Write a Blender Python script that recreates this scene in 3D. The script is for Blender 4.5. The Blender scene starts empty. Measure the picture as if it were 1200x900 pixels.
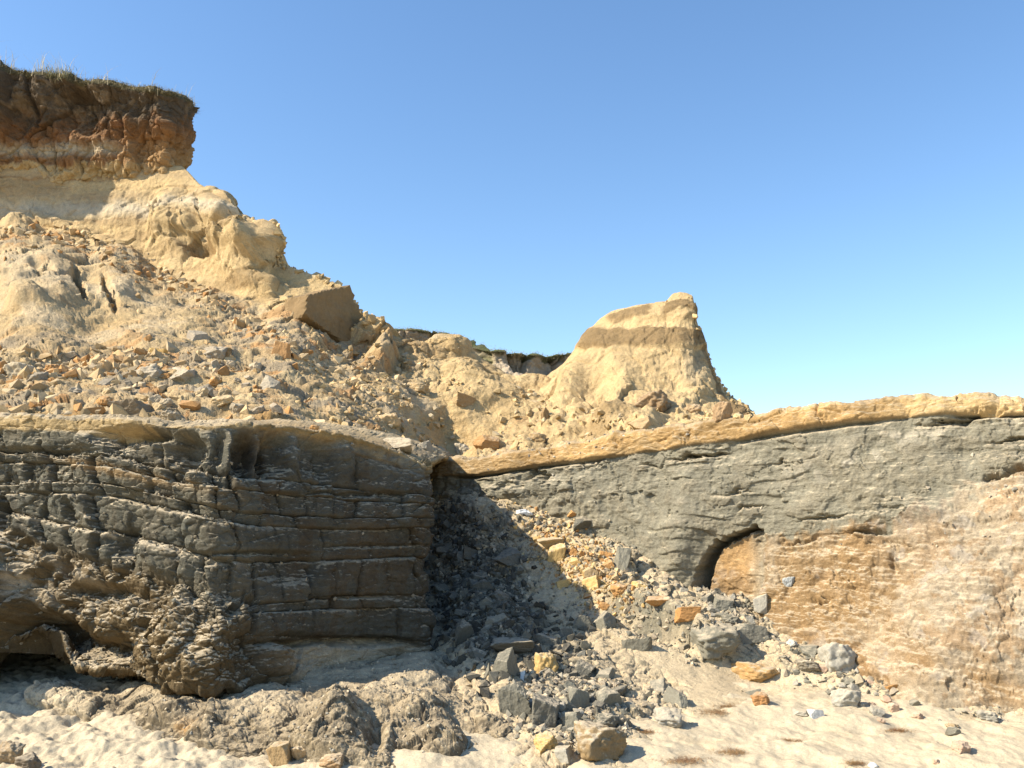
import bpy, bmesh, math, random
import numpy as np
from mathutils import Vector, Euler
random.seed(7); RNG = np.random.default_rng(11)
PI = math.pi
sc = bpy.context.scene
COL = sc.collection

# ------------------------------------------------------------------ camera
F = 1100.0; EYE = 1.7; PITCH = math.atan(170.0/F)
cp, sp = math.cos(PITCH), math.sin(PITCH)
cd = bpy.data.cameras.new('camera'); cam = bpy.data.objects.new('camera', cd); COL.objects.link(cam)
cam.location = (0, 0, EYE); cam.rotation_euler = (PI/2+PITCH, 0, 0)
cd.sensor_width = 36; cd.lens = F/1200*36; cd.clip_end = 6000; cd.clip_start = .05
sc.camera = cam

def world(px, py, d):
    """point at distance d in front of the eye (along the ground) seen at that place of the photo"""
    px = np.asarray(px, float); py = np.asarray(py, float); d = np.asarray(d, float)
    u = (px-600)/F; v = (450-py)/F
    y = cp - v*sp; z = v*cp + sp
    return np.stack([u/y*d, d+0*u, EYE + z/y*d], -1)
def pix(P):
    x, y, z = P[..., 0], P[..., 1], P[..., 2]-EYE
    dep = y*cp+z*sp; v = (-y*sp+z*cp)/dep
    return 600+F*x/dep, 450-F*v

# ------------------------------------------------------------------ noise
def _h(ix, iy, iz, s):
    h = (ix.astype(np.uint32)*np.uint32(374761393) ^ iy.astype(np.uint32)*np.uint32(668265263)
         ^ iz.astype(np.uint32)*np.uint32(2147483647 & 0x7feb352d) ^ np.uint32((s*1274126177) & 0xffffffff))
    h = (h ^ (h >> np.uint32(13)))*np.uint32(1274126177)
    h = (h ^ (h >> np.uint32(16)))*np.uint32(2246822519)
    return h ^ (h >> np.uint32(15))
def hf(ix, iy, iz, s): return _h(ix, iy, iz, s).astype(np.float32)/np.float32(4294967295.0)
_G = RNG.normal(size=(256, 3)); _G /= np.linalg.norm(_G, axis=1)[:, None]; _G = _G.astype(np.float32)
def _par(fn, P, *a):
    sh = P.shape[:-1]; Q = np.ascontiguousarray(P.reshape(-1, 3), dtype=np.float32)
    if len(Q) < 4000: r = fn(Q, *a); return tuple(x.reshape(sh+x.shape[1:]) for x in r)
    parts = [fn(q, *a) for q in np.array_split(Q, max(1, len(Q)//16000))]
    return tuple(np.concatenate(x).reshape(sh+x[0].shape[1:]) for x in zip(*parts))
def perlin(P, s=0): return _par(lambda q: (_perlin(q, s),), P)[0]
_GX, _GY, _GZ = (np.ascontiguousarray(_G[:, k]) for k in range(3))
def _perlin(P, s=0):
    i = np.floor(P).astype(np.int32); fr = P-i; x, y, z = (np.ascontiguousarray(fr[:, k], dtype=np.float32) for k in range(3))
    ix, iy, iz = (i[:, k].astype(np.uint32) for k in range(3))
    u, v, w = (t*t*t*(t*(t*6-15)+10) for t in (x, y, z)); out = np.zeros(len(P), np.float32)
    for dx in (0, 1):
        hx = (ix+np.uint32(dx))*np.uint32(374761393); wx = u if dx else 1-u
        for dy in (0, 1):
            hy = hx ^ ((iy+np.uint32(dy))*np.uint32(668265263)); wy = wx*(v if dy else 1-v)
            for dz in (0, 1):
                h = hy ^ ((iz+np.uint32(dz))*np.uint32(2146121005)) ^ np.uint32((s*1274126177) & 0xffffffff)
                h ^= h >> np.uint32(13); h *= np.uint32(1274126177); h ^= h >> np.uint32(16); h *= np.uint32(2246822519)
                h >>= np.uint32(24); g = _GX[h]*(x-dx); g += _GY[h]*(y-dy); g += _GZ[h]*(z-dz); g *= wy*(w if dz else 1-w); out += g
    return out*np.float32(1.5)
def fbm(P, f=1., o=4, g=.5, s=0, sc3=(1, 1, 1)):
    P = P*np.array(sc3)*f; a = 1.; r = 0
    for k in range(o):
        r = r+a*perlin(P, s+k); P = P*2.03+7.1; a *= g
    return r
def ridged(P, f=1., o=4, g=.5, s=0, sc3=(1, 1, 1)):
    P = P*np.array(sc3)*f; a = 1.; r = 0
    for k in range(o):
        r = r+a*(1-2*np.abs(perlin(P, s+k))); P = P*2.03+3.3; a *= g
    return r
def worley(P, f=1., s=0, sc3=(1, 1, 1), jit=1.):
    """returns F1, F2, random value of the nearest cell, and offset vector to it"""
    return _par(_worley, P*np.array(sc3)*f, s, jit)
def _worley(P, s, jit):
    i = np.floor(P).astype(np.int32); n = len(P); fr = P-i; x, y, z = (np.ascontiguousarray(fr[:, k]) for k in range(3))
    ix, iy, iz = (i[:, k].astype(np.uint32) for k in range(3))
    f1 = np.full(n, 99., np.float32); f2 = f1.copy(); hh = np.zeros(n, np.uint32); j = np.float32(jit/1023.); o5 = np.float32(.5-.5*jit)
    for dx in (-1, 0, 1):
        hx = (ix+np.uint32(dx & 0xffffffff))*np.uint32(374761393)
        for dy in (-1, 0, 1):
            hy = hx ^ ((iy+np.uint32(dy & 0xffffffff))*np.uint32(668265263))
            for dz in (-1, 0, 1):
                h = hy ^ ((iz+np.uint32(dz & 0xffffffff))*np.uint32(2146121005)) ^ np.uint32((s*1274126177) & 0xffffffff)
                h ^= h >> np.uint32(13); h *= np.uint32(1274126177); h ^= h >> np.uint32(16); h *= np.uint32(2246822519); h ^= h >> np.uint32(15)
                a = (h & np.uint32(1023))*j+(o5+np.float32(dx))-x; d = a*a
                a = ((h >> np.uint32(10)) & np.uint32(1023))*j+(o5+np.float32(dy))-y; d += a*a
                a = ((h >> np.uint32(20)) & np.uint32(1023))*j+(o5+np.float32(dz))-z; d += a*a
                m = d < f1; np.minimum(f2, np.maximum(d, f1), out=f2); np.minimum(f1, d, out=f1)
                code = (h & np.uint32(0xffffffc0-0)) if False else h; np.copyto(hh, code, where=m)
                if dx == dy == dz == -1: kk = np.zeros(n, np.int8)
                np.copyto(kk, np.int8((dx+1)*9+(dy+1)*3+dz+1), where=m)
    c = ((hh*np.uint32(2654435761)) >> np.uint32(8)).astype(np.float32)/np.float32(16777216)
    off = np.stack([(hh & np.uint32(1023))*j+o5+(kk//9-1)-x, ((hh >> np.uint32(10)) & np.uint32(1023))*j+o5+(kk//3 % 3-1)-y, ((hh >> np.uint32(20)) & np.uint32(1023))*j+o5+(kk % 3-1)-z], -1).astype(np.float32)
    return np.sqrt(f1), np.sqrt(f2), c, off
def facets(P, f, s, tilt=.8, sc3=(1, 1, 1), gap=.5):
    """broken, faceted lumps: every cell a tilted plane with a gap round it (about -.6 .. 1)"""
    f1, f2, c, off = worley(P, f, s, sc3)
    a = c*6.283*7; b = np.modf(c*91.7)[0]-.5
    pl = off[..., 0]*np.cos(a)+off[..., 2]*np.sin(a)+off[..., 1]*b
    return (c-.3)*.9 + pl*tilt - gap*np.exp(-(f2-f1)/.10)
def sst(x, a, b):
    t = np.clip((x-a)/(b-a), 0, 1); return t*t*(3-2*t)

# ------------------------------------------------------------------ sheets
def smooth1(a, k):
    if k < 2: return a
    w = np.hanning(k+2)[1:-1]; w /= w.sum(); n = len(a)
    p = np.concatenate([2*a[:1]-a[1:k+1][::-1], a, 2*a[-1:]-a[-k-1:-1][::-1]])
    return np.stack([np.convolve(p[:, j], w, 'same')[k:k+n] for j in range(a.shape[1])], 1)
def row(ts, tt, px, py, d, k=9):
    f = lambda v: np.interp(tt, ts, np.broadcast_to(np.asarray(v, float), (len(ts),)))
    return smooth1(world(f(px), f(py), f(d)), k)
def loft(rows, vs, nv):
    R = np.stack(rows); v = np.linspace(vs[0], vs[-1], nv); i = np.clip(np.searchsorted(vs, v, 'right')-1, 0, len(vs)-2)
    vs = np.asarray(vs, float); f = ((v-vs[i])/(vs[i+1]-vs[i]))[:, None, None]
    return R[i]*(1-f)+R[i+1]*f, v
def blur_v(B, k):
    w = np.hanning(k+2)[1:-1]; w /= w.sum(); h = k//2
    p = np.concatenate([np.repeat(B[:1], h, 0), B, np.repeat(B[-1:], h, 0)])
    return sum(w[j]*p[j:j+len(B)] for j in range(k))
def normals(B):
    du = np.gradient(B, axis=1); dv = np.gradient(B, axis=0)
    n = np.cross(dv, du); return n/np.maximum(np.linalg.norm(n, axis=-1), 1e-9)[..., None]
SHEETS = {}
def grid_mesh(name, P, col, mat, smooth=True):
    nv, nu = P.shape[:2]; me = bpy.data.meshes.new(name); n = nv*nu
    me.vertices.add(n); me.vertices.foreach_set('co', P.reshape(-1).astype(np.float32))
    idx = np.arange(n).reshape(nv, nu)
    q = np.stack([idx[:-1, :-1], idx[1:, :-1], idx[1:, 1:], idx[:-1, 1:]], -1).reshape(-1, 4)
    return finish(me, q, 4, col.reshape(-1, col.shape[-1]), mat, smooth)
def finish(me, q, k, col, mat, smooth):
    m = len(q); me.loops.add(m*k); me.loops.foreach_set('vertex_index', q.reshape(-1).astype(np.int32))
    me.polygons.add(m); me.polygons.foreach_set('loop_start', np.arange(0, m*k, k, dtype=np.int32))
    me.polygons.foreach_set('use_smooth', np.full(m, smooth))
    if col is not None:
        a = me.attributes.new('tint', 'FLOAT_COLOR', 'POINT')
        if col.shape[1] == 3: col = np.concatenate([col, np.ones((len(col), 1))], 1)
        a.data.foreach_set('color', np.clip(col, 0, 4).reshape(-1).astype(np.float32))
    me.update(calc_edges=True); me.materials.append(mat)
    return me
def link(name, me, label=None, cat=None, group=None, kind=None, parent=None):
    o = bpy.data.objects.new(name, me); COL.objects.link(o)
    for k, v in (('label', label), ('category', cat), ('group', group), ('kind', kind)):
        if v: o[k] = v
    if parent: o.parent = parent
    return o
def blob(px, py, x, y, sx, sy, ang=0., p=2):
    c, s = math.cos(math.radians(ang)), math.sin(math.radians(ang))
    a = ((px-x)*c+(py-y)*s)/sx; b = (-(px-x)*s+(py-y)*c)/sy
    return np.exp(-((a*a+b*b)**(p/2)))
def mixc(col, c, m): return col*(1-m[..., None])+np.array(c)*m[..., None]
C = np.array

# ------------------------------------------------------------------ materials
def nn(nt, t, **kw):
    n = nt.nodes.new(t)
    for k, v in kw.items():
        if k in n.inputs: n.inputs[k].default_value = v
        else: setattr(n, k, v)
    return n
def mixn(nt, a, b, fac, mode='MIX'):
    m = nt.nodes.new('ShaderNodeMix'); m.data_type = 'RGBA'; m.blend_type = mode
    for sock, v in ((m.inputs[0], fac), (m.inputs[6], a), (m.inputs[7], b)):
        if isinstance(v, bpy.types.NodeSocket): nt.links.new(v, sock)
        elif isinstance(v, (int, float)): sock.default_value = v
        else: sock.default_value = (*v, 1)
    return m.outputs[2]
def ramp(nt, v, lo, hi, a=0., b=1.):
    m = nn(nt, 'ShaderNodeMapRange'); nt.links.new(v, m.inputs['Value'])
    m.inputs['From Min'].default_value = lo; m.inputs['From Max'].default_value = hi
    m.inputs['To Min'].default_value = a; m.inputs['To Max'].default_value = b
    return m.outputs['Result']
def mth(nt, op, a, b=None):
    m = nt.nodes.new('ShaderNodeMath'); m.operation = op; m.use_clamp = False
    for s, v in zip(m.inputs, (a, b)):
        if v is None: continue
        if isinstance(v, bpy.types.NodeSocket): nt.links.new(v, s)
        else: s.default_value = v
    return m.outputs[0]
def earth(name, src='tint', dust=(.46, .38, .26), dustamt=1., dz=(.45, .85), scale=1., bump=1., speck=.25, var=.25, stretch=1.):
    """src 'tint': colour per vertex, alpha = how much loose sand can lie on it; src 'object': the object's own colour"""
    m = bpy.data.materials.new(name); m.use_nodes = True; nt = m.node_tree; L = nt.links
    bs = nt.nodes['Principled BSDF']; bs.inputs['Roughness'].default_value = .95
    bs.inputs['Specular IOR Level'].default_value = .15
    tc = nn(nt, 'ShaderNodeTexCoord'); geo = nn(nt, 'ShaderNodeNewGeometry')
    mp = nn(nt, 'ShaderNodeMapping'); mp.inputs['Scale'].default_value = (scale, scale, scale*stretch)
    if src == 'object': 
        oi = nn(nt, 'ShaderNodeObjectInfo'); colr, alpha = oi.outputs['Color'], oi.outputs['Alpha']
    else:
        at = nn(nt, 'ShaderNodeAttribute', attribute_name='tint'); colr, alpha = at.outputs['Color'], at.outputs['Alpha']
    L.new(geo.outputs['Position'], mp.inputs['Vector']); V = mp.outputs[0]
    def noise(s, det=6, rough=.6):
        n = nn(nt, 'ShaderNodeTexNoise'); n.inputs['Scale'].default_value = s; n.inputs['Detail'].default_value = det
        n.inputs['Roughness'].default_value = rough; L.new(V, n.inputs['Vector']); return n.outputs['Fac']
    n1, n2, n3 = noise(1.6, 6, .65), noise(14, 6, .7), noise(70, 4, .7)
    v = mth(nt, 'MULTIPLY', ramp(nt, n1, .25, .75, 1-var, 1+var), ramp(nt, n2, .25, .75, 1-var, 1+var))
    v = mth(nt, 'MULTIPLY', v, ramp(nt, n3, .3, .7, 1-speck, 1+speck))
    comb = nn(nt, 'ShaderNodeCombineColor')
    for i in range(3): L.new(v, comb.inputs[i])
    c = mixn(nt, colr, comb.outputs[0], 1., 'MULTIPLY')
    # loose pale sand lying on what faces up
    sep = nn(nt, 'ShaderNodeSeparateXYZ'); L.new(geo.outputs['Normal'], sep.inputs[0])
    dn = mth(nt, 'ADD', sep.outputs['Z'], ramp(nt, n2, .3, .7, -.32, .32))
    df = ramp(nt, dn, dz[0], dz[1]); df = mth(nt, 'MULTIPLY', df, alpha); df = mth(nt, 'MULTIPLY', df, dustamt)
    dcol = mixn(nt, dust, comb.outputs[0], 1., 'MULTIPLY')
    c = mixn(nt, c, dcol, df)
    L.new(c, bs.inputs['Base Color'])
    b1 = nn(nt, 'ShaderNodeBump'); b1.inputs['Strength'].default_value = .9*min(bump, 1.1); b1.inputs['Distance'].default_value = .03*bump/scale
    b2 = nn(nt, 'ShaderNodeBump'); b2.inputs['Strength'].default_value = .8*min(bump, 1.1); b2.inputs['Distance'].default_value = .007*bump/scale
    L.new(n2, b1.inputs['Height']); L.new(n3, b2.inputs['Height']); L.new(b1.outputs[0], b2.inputs['Normal'])
    L.new(b2.outputs[0], bs.inputs['Normal'])
    return m
M_clay = earth('clay', bump=.9, stretch=2.2)
M_wall = earth('clay_wall', bump=.8, stretch=1.8, dz=(.5, .9), dustamt=.8)
M_cliff = earth('sand_cliff', dust=(.5, .37, .2), scale=.7, bump=1.4, var=.16, speck=.2, dustamt=.6)
M_talus = earth('talus', dust=(.48, .38, .24), bump=.9, var=.2)
M_sand = earth('beach_sand', dustamt=0., bump=.7, var=.10, speck=.2)
M_rock = earth('rock', src='object', dust=(.47, .39, .27), bump=.6, dz=(.62, 1.0), var=.15, speck=.15)
M_rub = earth('rubble', bump=.5, dustamt=.8, dz=(.7, 1.1), var=.12)

# base colours
SAND = C([.47, .39, .265]); GREY = C([.15, .137, .10]); GREYD = C([.12, .112, .09]); OCHRE = C([.32, .2, .075])
BROWN = C([.2, .14, .07]); BUFF = C([.50, .36, .18]); PALE = C([.5, .41, .28]); BANDB = C([.20, .135, .065])
SOIL = C([.17, .105, .055]); RUST = C([.36, .18, .07])

# ------------------------------------------------------------------ beach
def ground_z(x, y):
    z = -0.1+0.088*(np.clip(y, -4, 12.5)-7.1)
    return z-0.02*np.clip(-4-y, 0, 60)*.4
def make_beach():
    def axis(lo, hi, step, far):
        m = np.arange(lo, hi, step); g = [step]; a, b = [lo], [hi]
        while g[-1] < far: g.append(g[-1]*1.25)
        g = np.cumsum(g)
        return np.concatenate([(lo-g)[::-1], m, hi+g])
    X = axis(-5.5, 5.5, .014, 400); Y = axis(5.6, 12.2, .018, 400)[::-1]
    x, y = np.meshgrid(X, Y); z = ground_z(x, y)
    P = np.stack([x, y, z], -1); near = sst(-(np.abs(x)), -9, -5)*sst(-np.abs(y-9), -8, -4)
    Q = P.copy(); Q[..., 2] = 0
    left = sst(-x, 1.0, 2.6)
    h = .045*fbm(Q, .9, 3, .5, 5)+.022*fbm(Q, 4, 4, .6, 9)*(1+1.2*left)
    h += .03*left*fbm(Q, 2., 3, .5, 21)+.10*left*sst(x, -5, -3.2)*0
    h += .012*np.sin(9*y+6*x+3*fbm(Q, 1.2, 2, .5, 31))*(1-left)
    f1, f2, c, _ = worley(Q, 3.2, 40, (1, 1, 0.001)); h -= .030*np.exp(-(f1/.28)**2)*(c > .35)     # scuffs and old footprints
    f1, f2, c, _ = worley(Q, 9, 44, (1, 1, 0.001)); h += .014*np.exp(-(f1/.25)**2)*(c > .6)
    P[..., 2] += h*near
    cl = np.broadcast_to(SAND, P.shape).copy()
    px, py = pix(np.where(y[..., None] > 1, P, C([0, 50., 0])))
    damp = sst(fbm(Q, 1.3, 4, .6, 77), .25, .7)
    cl = mixc(cl, [.46, .36, .22], damp*.35)
    me = grid_mesh('beach', P, np.concatenate([cl, np.zeros(cl.shape[:2]+(1,))], -1), M_sand)
    link('beach', me, 'pale dry sand of the beach in front of the cliffs', 'beach', kind='structure')
    SHEETS['beach'] = (P, normals(P))
make_beach()

def put(name, B, h, cl, alpha, mat, label, cat='cliff', kind='structure', disp=None):
    N = normals(B); P = B+N*h[..., None]
    if disp is not None: P = P+disp
    a = np.broadcast_to(np.asarray(alpha, float), cl.shape[:2])[..., None]
    me = grid_mesh(name, P, np.concatenate([cl, a], -1), mat)
    o = link(name, me, label, cat, kind=kind); SHEETS[name] = (P, normals(P))
    return o

# ------------------------------------------------------------------ left clay bluff
def bricks(t, s, wid, seed, warp=None):
    """beds (s counts them) broken by upright joints: protrusion, distance to the bed plane, distance to the joint"""
    k = np.floor(s); f = s-k
    kk = k.astype(np.int64); rr = np.random.default_rng(seed).random((2, 64))
    wk = wid*(.6+.9*rr[0][kk % 64]); g = t/wk+rr[1][kk % 64]*9.7
    if warp is not None: g = g+warp
    c = np.floor(g); q = g-c; ci = c.astype(np.int64)
    r = hf(kk, ci, ci*0, seed+5); r2 = hf(kk, ci, ci*0, seed+6)-.5
    return r+(q-.5)*r2*1.2, np.minimum(f, 1-f), np.minimum(q, 1-q)*wk, kk, f
def left_bluff():
    ts = [-520, -200, 0, 60, 130, 200, 250, 300, 350, 400, 450, 480, 502, 512, 560, 620]
    px = [-520, -200, 0, 60, 130, 200, 250, 300, 350, 400, 450, 480, 501, 506, 480, 452]
    D = C([12, 10.8, 10.15, 9.9, 9.6, 9.3, 9.15, 9.35, 9.7, 10.0, 10.35, 10.55, 10.7, 11.0, 13.2, 16.])
    tt = np.concatenate([np.linspace(-520, -20, 260, endpoint=False), np.linspace(-20, 512, 720), np.linspace(513, 620, 60)])
    z = lambda a: a
    e = [550, 552, 556]
    rim = [478, 484, 487, 488, 491, 496, 497, 497, 500, 508, 522, 534, 547, 549, 556, 562]
    A = [520, 528, 532, 534, 541, 556, 563, 570, 574, 578, 582, 585, 588, 588, 586, 584]
    Bq = [570, 572, 574, 572, 572, 588, 600, 607, 611, 613, 613, 612, 612, 612, 612, 612]
    Cq = [600, 600, 612, 640, 660, 677, 690, 696, 692, 686, 682, 680, 680, 680, 675, 670]
    Dq = [700, 700, 702, 706, 716, 728, 738, 744, 746, 748, 750, 752, 754, 754, 740, 730]
    Eq = [780, 770, 768, 774, 789, 803, 812, 806, 800, 794, 790, 788, 788, 788, 770, 760]
    k = 55
    R = row(ts, tt, px, rim, D+.10, k)
    back2 = R+C([0, 9., .9]); back1 = R+C([0, .9, .12])
    rows = [back2, back1, R, row(ts, tt, px, A, D-.02, k), row(ts, tt, px, Bq, D-.08, k),
            row(ts, tt, px, Cq, D-C([.2]*7+[.15, .12, .1, .08, .05, .05, .05, 0, 0]), k),
            row(ts, tt, px, Dq, D-C([.5, .45, .42, .42, .42, .42, .4, .3, .15, .05, 0, 0, 0, 0, 0, 0]), k),
            row(ts, tt, px, Eq, D-C([.6, .6, .55, .5, .5, .5, .52, .38, .2, .0, -.05, -.05, -.05, -.05, 0, 0]), k),
            row(ts, tt, px, C(Eq)+3, D+C([1.4]*3+[1.3, 1.0, .6, .4, .3, .3, .2, .15, .1, .1, .05, 0, 0]), k),
            row(ts, tt, px, C(Eq)+3, D+C([1.4]*3+[1.3, 1.0, .6, .4, .3, .3, .2, .15, .1, .1, .05, 0, 0]), k)-C([0, 0, .6])]
    vs = [0, .8, 1, 2, 3, 4, 5, 6, 6.4, 7]
    R_ = []; V_ = []
    B, v = loft(rows, vs, 620); B = blur_v(B, 9)
    px, py = pix(B); v2 = np.broadcast_to(v[:, None], px.shape); T = np.broadcast_to(tt[None], px.shape)
    P = B
    n1 = fbm(P, 1.2, 3, .5, 100); n2 = fbm(P, 5, 4, .55, 110); lam = fbm(P, 3, 4, .6, 120, (1, 1, 5))
    # bed coordinate: 3 beds in the row A..B.., the joints are warped
    s = np.interp(v2, [1, 1.3, 1.9, 2.2, 2.85, 3.1, 3.6, 4.25, 4.45, 5, 6], [0, 1, 2, 3, 4, 5, 6, 7, 8, 9., 10])+.07*n1+.02*n2+.05*fbm(P, 9, 2, .5, 125, (1, 1, .2))*.5
    pr, fb, gj, kk, f = bricks(T+9*n1+5*n2, s, 40, 23)
    clayz = np.where(T < 300, sst(-v2, -4.15+.12*0, -3.85), sst(-v2, -5.1, -4.85)); clayz = clayz*sst(v2, 1.25, 1.5)
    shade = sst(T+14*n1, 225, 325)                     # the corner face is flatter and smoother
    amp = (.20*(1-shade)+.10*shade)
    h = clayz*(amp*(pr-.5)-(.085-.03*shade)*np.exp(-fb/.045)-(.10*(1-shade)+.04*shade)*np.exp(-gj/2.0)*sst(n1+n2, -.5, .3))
    h += clayz*(-.055*f*(1-shade))               # every bed leans back towards its top
    cr = facets(P, 2.3, 130, .7, (1, 1, 1.3)); cr2 = facets(P, 8, 135, .9, (1, 1, 1.7))
    h += (1-shade*.45)*(.035*cr+.018*cr2)+.06*facets(P, 4.5, 138, .9)*sst(T, 470, 500)*np.where(v2 > .9, 1, .2)+.007*lam+.006*fbm(P, 14, 3, .6, 140)
    h += .05*n1
    # softer, pitted brown rock below
    br = (1-clayz)*sst(v2, 3.6, 4.2)*sst(-T, -420, -330)
    h += br*(.11*fbm(P, 1.8, 3, .5, 150)+.05*facets(P, 3, 151, .8)+.022*facets(P, 8, 152, .9)+.012*ridged(P, 4.5, 4, .6, 155, (1, 1, 1.6))-.04)
    w1, w2, wc, _ = worley(P, 4.2, 160, (1, 1, 1.2)); h -= br*.12*np.exp(-(w1/.3)**2)*(wc > .55)
    # hollows and bosses where the photo has them
    for x, y, sx, sy, a in ((172, 505, 17, 12, -.35), (215, 525, 20, 26, -.34), (255, 528, 9, 24, -.1), (287, 532, 13, 25, -.3), (322, 532, 15, 26, -.28), (370, 532, 22, 26, -.16),
                            (140, 513, 26, 11, -.22), (268, 532, 6, 26, .1), (237, 510, 10, 10, .05), (303, 530, 5, 20, .08), (343, 530, 8, 26, .08), (405, 545, 12, 28, .06),
                            (-58, 700, 62, 72, 1.5), (-15, 650, 22, 25, .2), (83, 600, 7, 13, -.22), (2, 600, 7, 20, -.25), (140, 640, 12, 18, -.22), (118, 690, 30, 8, -.25), (75, 712, 16, 10, -.25), (72, 666, 8, 14, -.16),
                            (105, 700, 28, 5, -.12), (40, 750, 50, 26, -.45), (110, 762, 30, 12, -.35), (230, 770, 40, 30, .12), (320, 775, 26, 20, .2), (195, 505, 10, 40, .0), (335, 665, 40, 16, -.13), (300, 648, 60, 3, -.08), (420, 579, 70, 3, -.07), (440, 640, 60, 3, -.05), (430, 700, 60, 3, -.06),
                            (430, 752, 50, 5, -.22), (350, 752, 40, 4, -.2), (487, 742, 14, 60, .06), (45, 528, 90, 5, -.12)):
        h += a*blob(px+5*n2+3*n1, py+3*lam, x, y, sx, sy, 0, 3)*sst(v2, 1.05, 1.3)*(T < 514)
    h *= np.where(T > 520, .6, 1)
    h = np.where(v2 > 6.3, h*.4, h)
    # colour
    cl = np.broadcast_to(GREY*.95, P.shape).copy()
    cl = mixc(cl, GREY*[.82, .88, .95], sst(n1+.4*n2, -.1, .4)*.8)
    cl = mixc(cl, [.13, .092, .052], sst(fbm(P, 2.6, 4, .6, 170, (1.4, 1.4, .45))+.25*(pr-.5), .0, .4)*(.2+.6*shade))     # iron stain running down the corner face, also painting in part of its shade
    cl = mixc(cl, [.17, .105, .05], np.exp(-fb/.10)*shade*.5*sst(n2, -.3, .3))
    top = sst(-v2, -1.55-.25*n1, -1.2)*(1-.65*sst(T, 135, 200)*sst(v2, .98, 1.12))
    cl = mixc(cl, [.33, .24, .12], sst(top+.25*n2, .4, .7))
    cl = mixc(cl, OCHRE*.85, blob(px, py, 390, 512, 110, 9, 10, 4)*sst(-v2, -1.3, -1.05))
    browncol = C([.15, .108, .056])*(1+.25*n1[..., None])
    cl = cl*(1-br[..., None])+browncol*br[..., None]
    cl = mixc(cl, PALE*.92, np.clip(blob(px, py, 35, 680, 40, 34, 20, 3)*sst(n2, -.2, .3)+blob(px, py, 95, 675, 50, 7, 30)*.6, 0, 1)*.8)
    cl = mixc(cl, GREY*.9, br*blob(px, py, 250, 690, 60, 34, 20, 3)*.9)
    lowr = sst(v2, 5.0, 5.15)*sst(T, 300, 350)
    cl = mixc(cl, PALE*.8, lowr*.85)
    cl = mixc(cl, [.2, .15, .09], blob(px, py, 478, 770, 34, 20, 0, 4)*.8)
    cl = mixc(cl, C([.07, .064, .05]), shade*sst(v2, 1.1, 1.5)*(1-lowr)*.55)  # shade of the corner face painted into its clay colour
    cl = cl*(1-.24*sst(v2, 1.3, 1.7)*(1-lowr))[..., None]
    cl = mixc(cl, PALE*.8, clayz*(1-shade)*sst(-f, -.2, -.04)*sst(n2+.5*lam, -.25, .25)*.75)
    cl = mixc(cl, [.36, .22, .09], clayz*(1-shade*.3)*blob(px+20*n2, py, 140, 552, 90, 7, 12, 3)*.5)
    cl *= (1+.16*lam[..., None])
    al = np.clip(.55+.3*n1+.25*(s > 1.2), 0, 1)*(1-.3*shade)
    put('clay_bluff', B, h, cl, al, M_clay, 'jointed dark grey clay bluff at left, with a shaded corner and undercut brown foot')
left_bluff()

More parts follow.
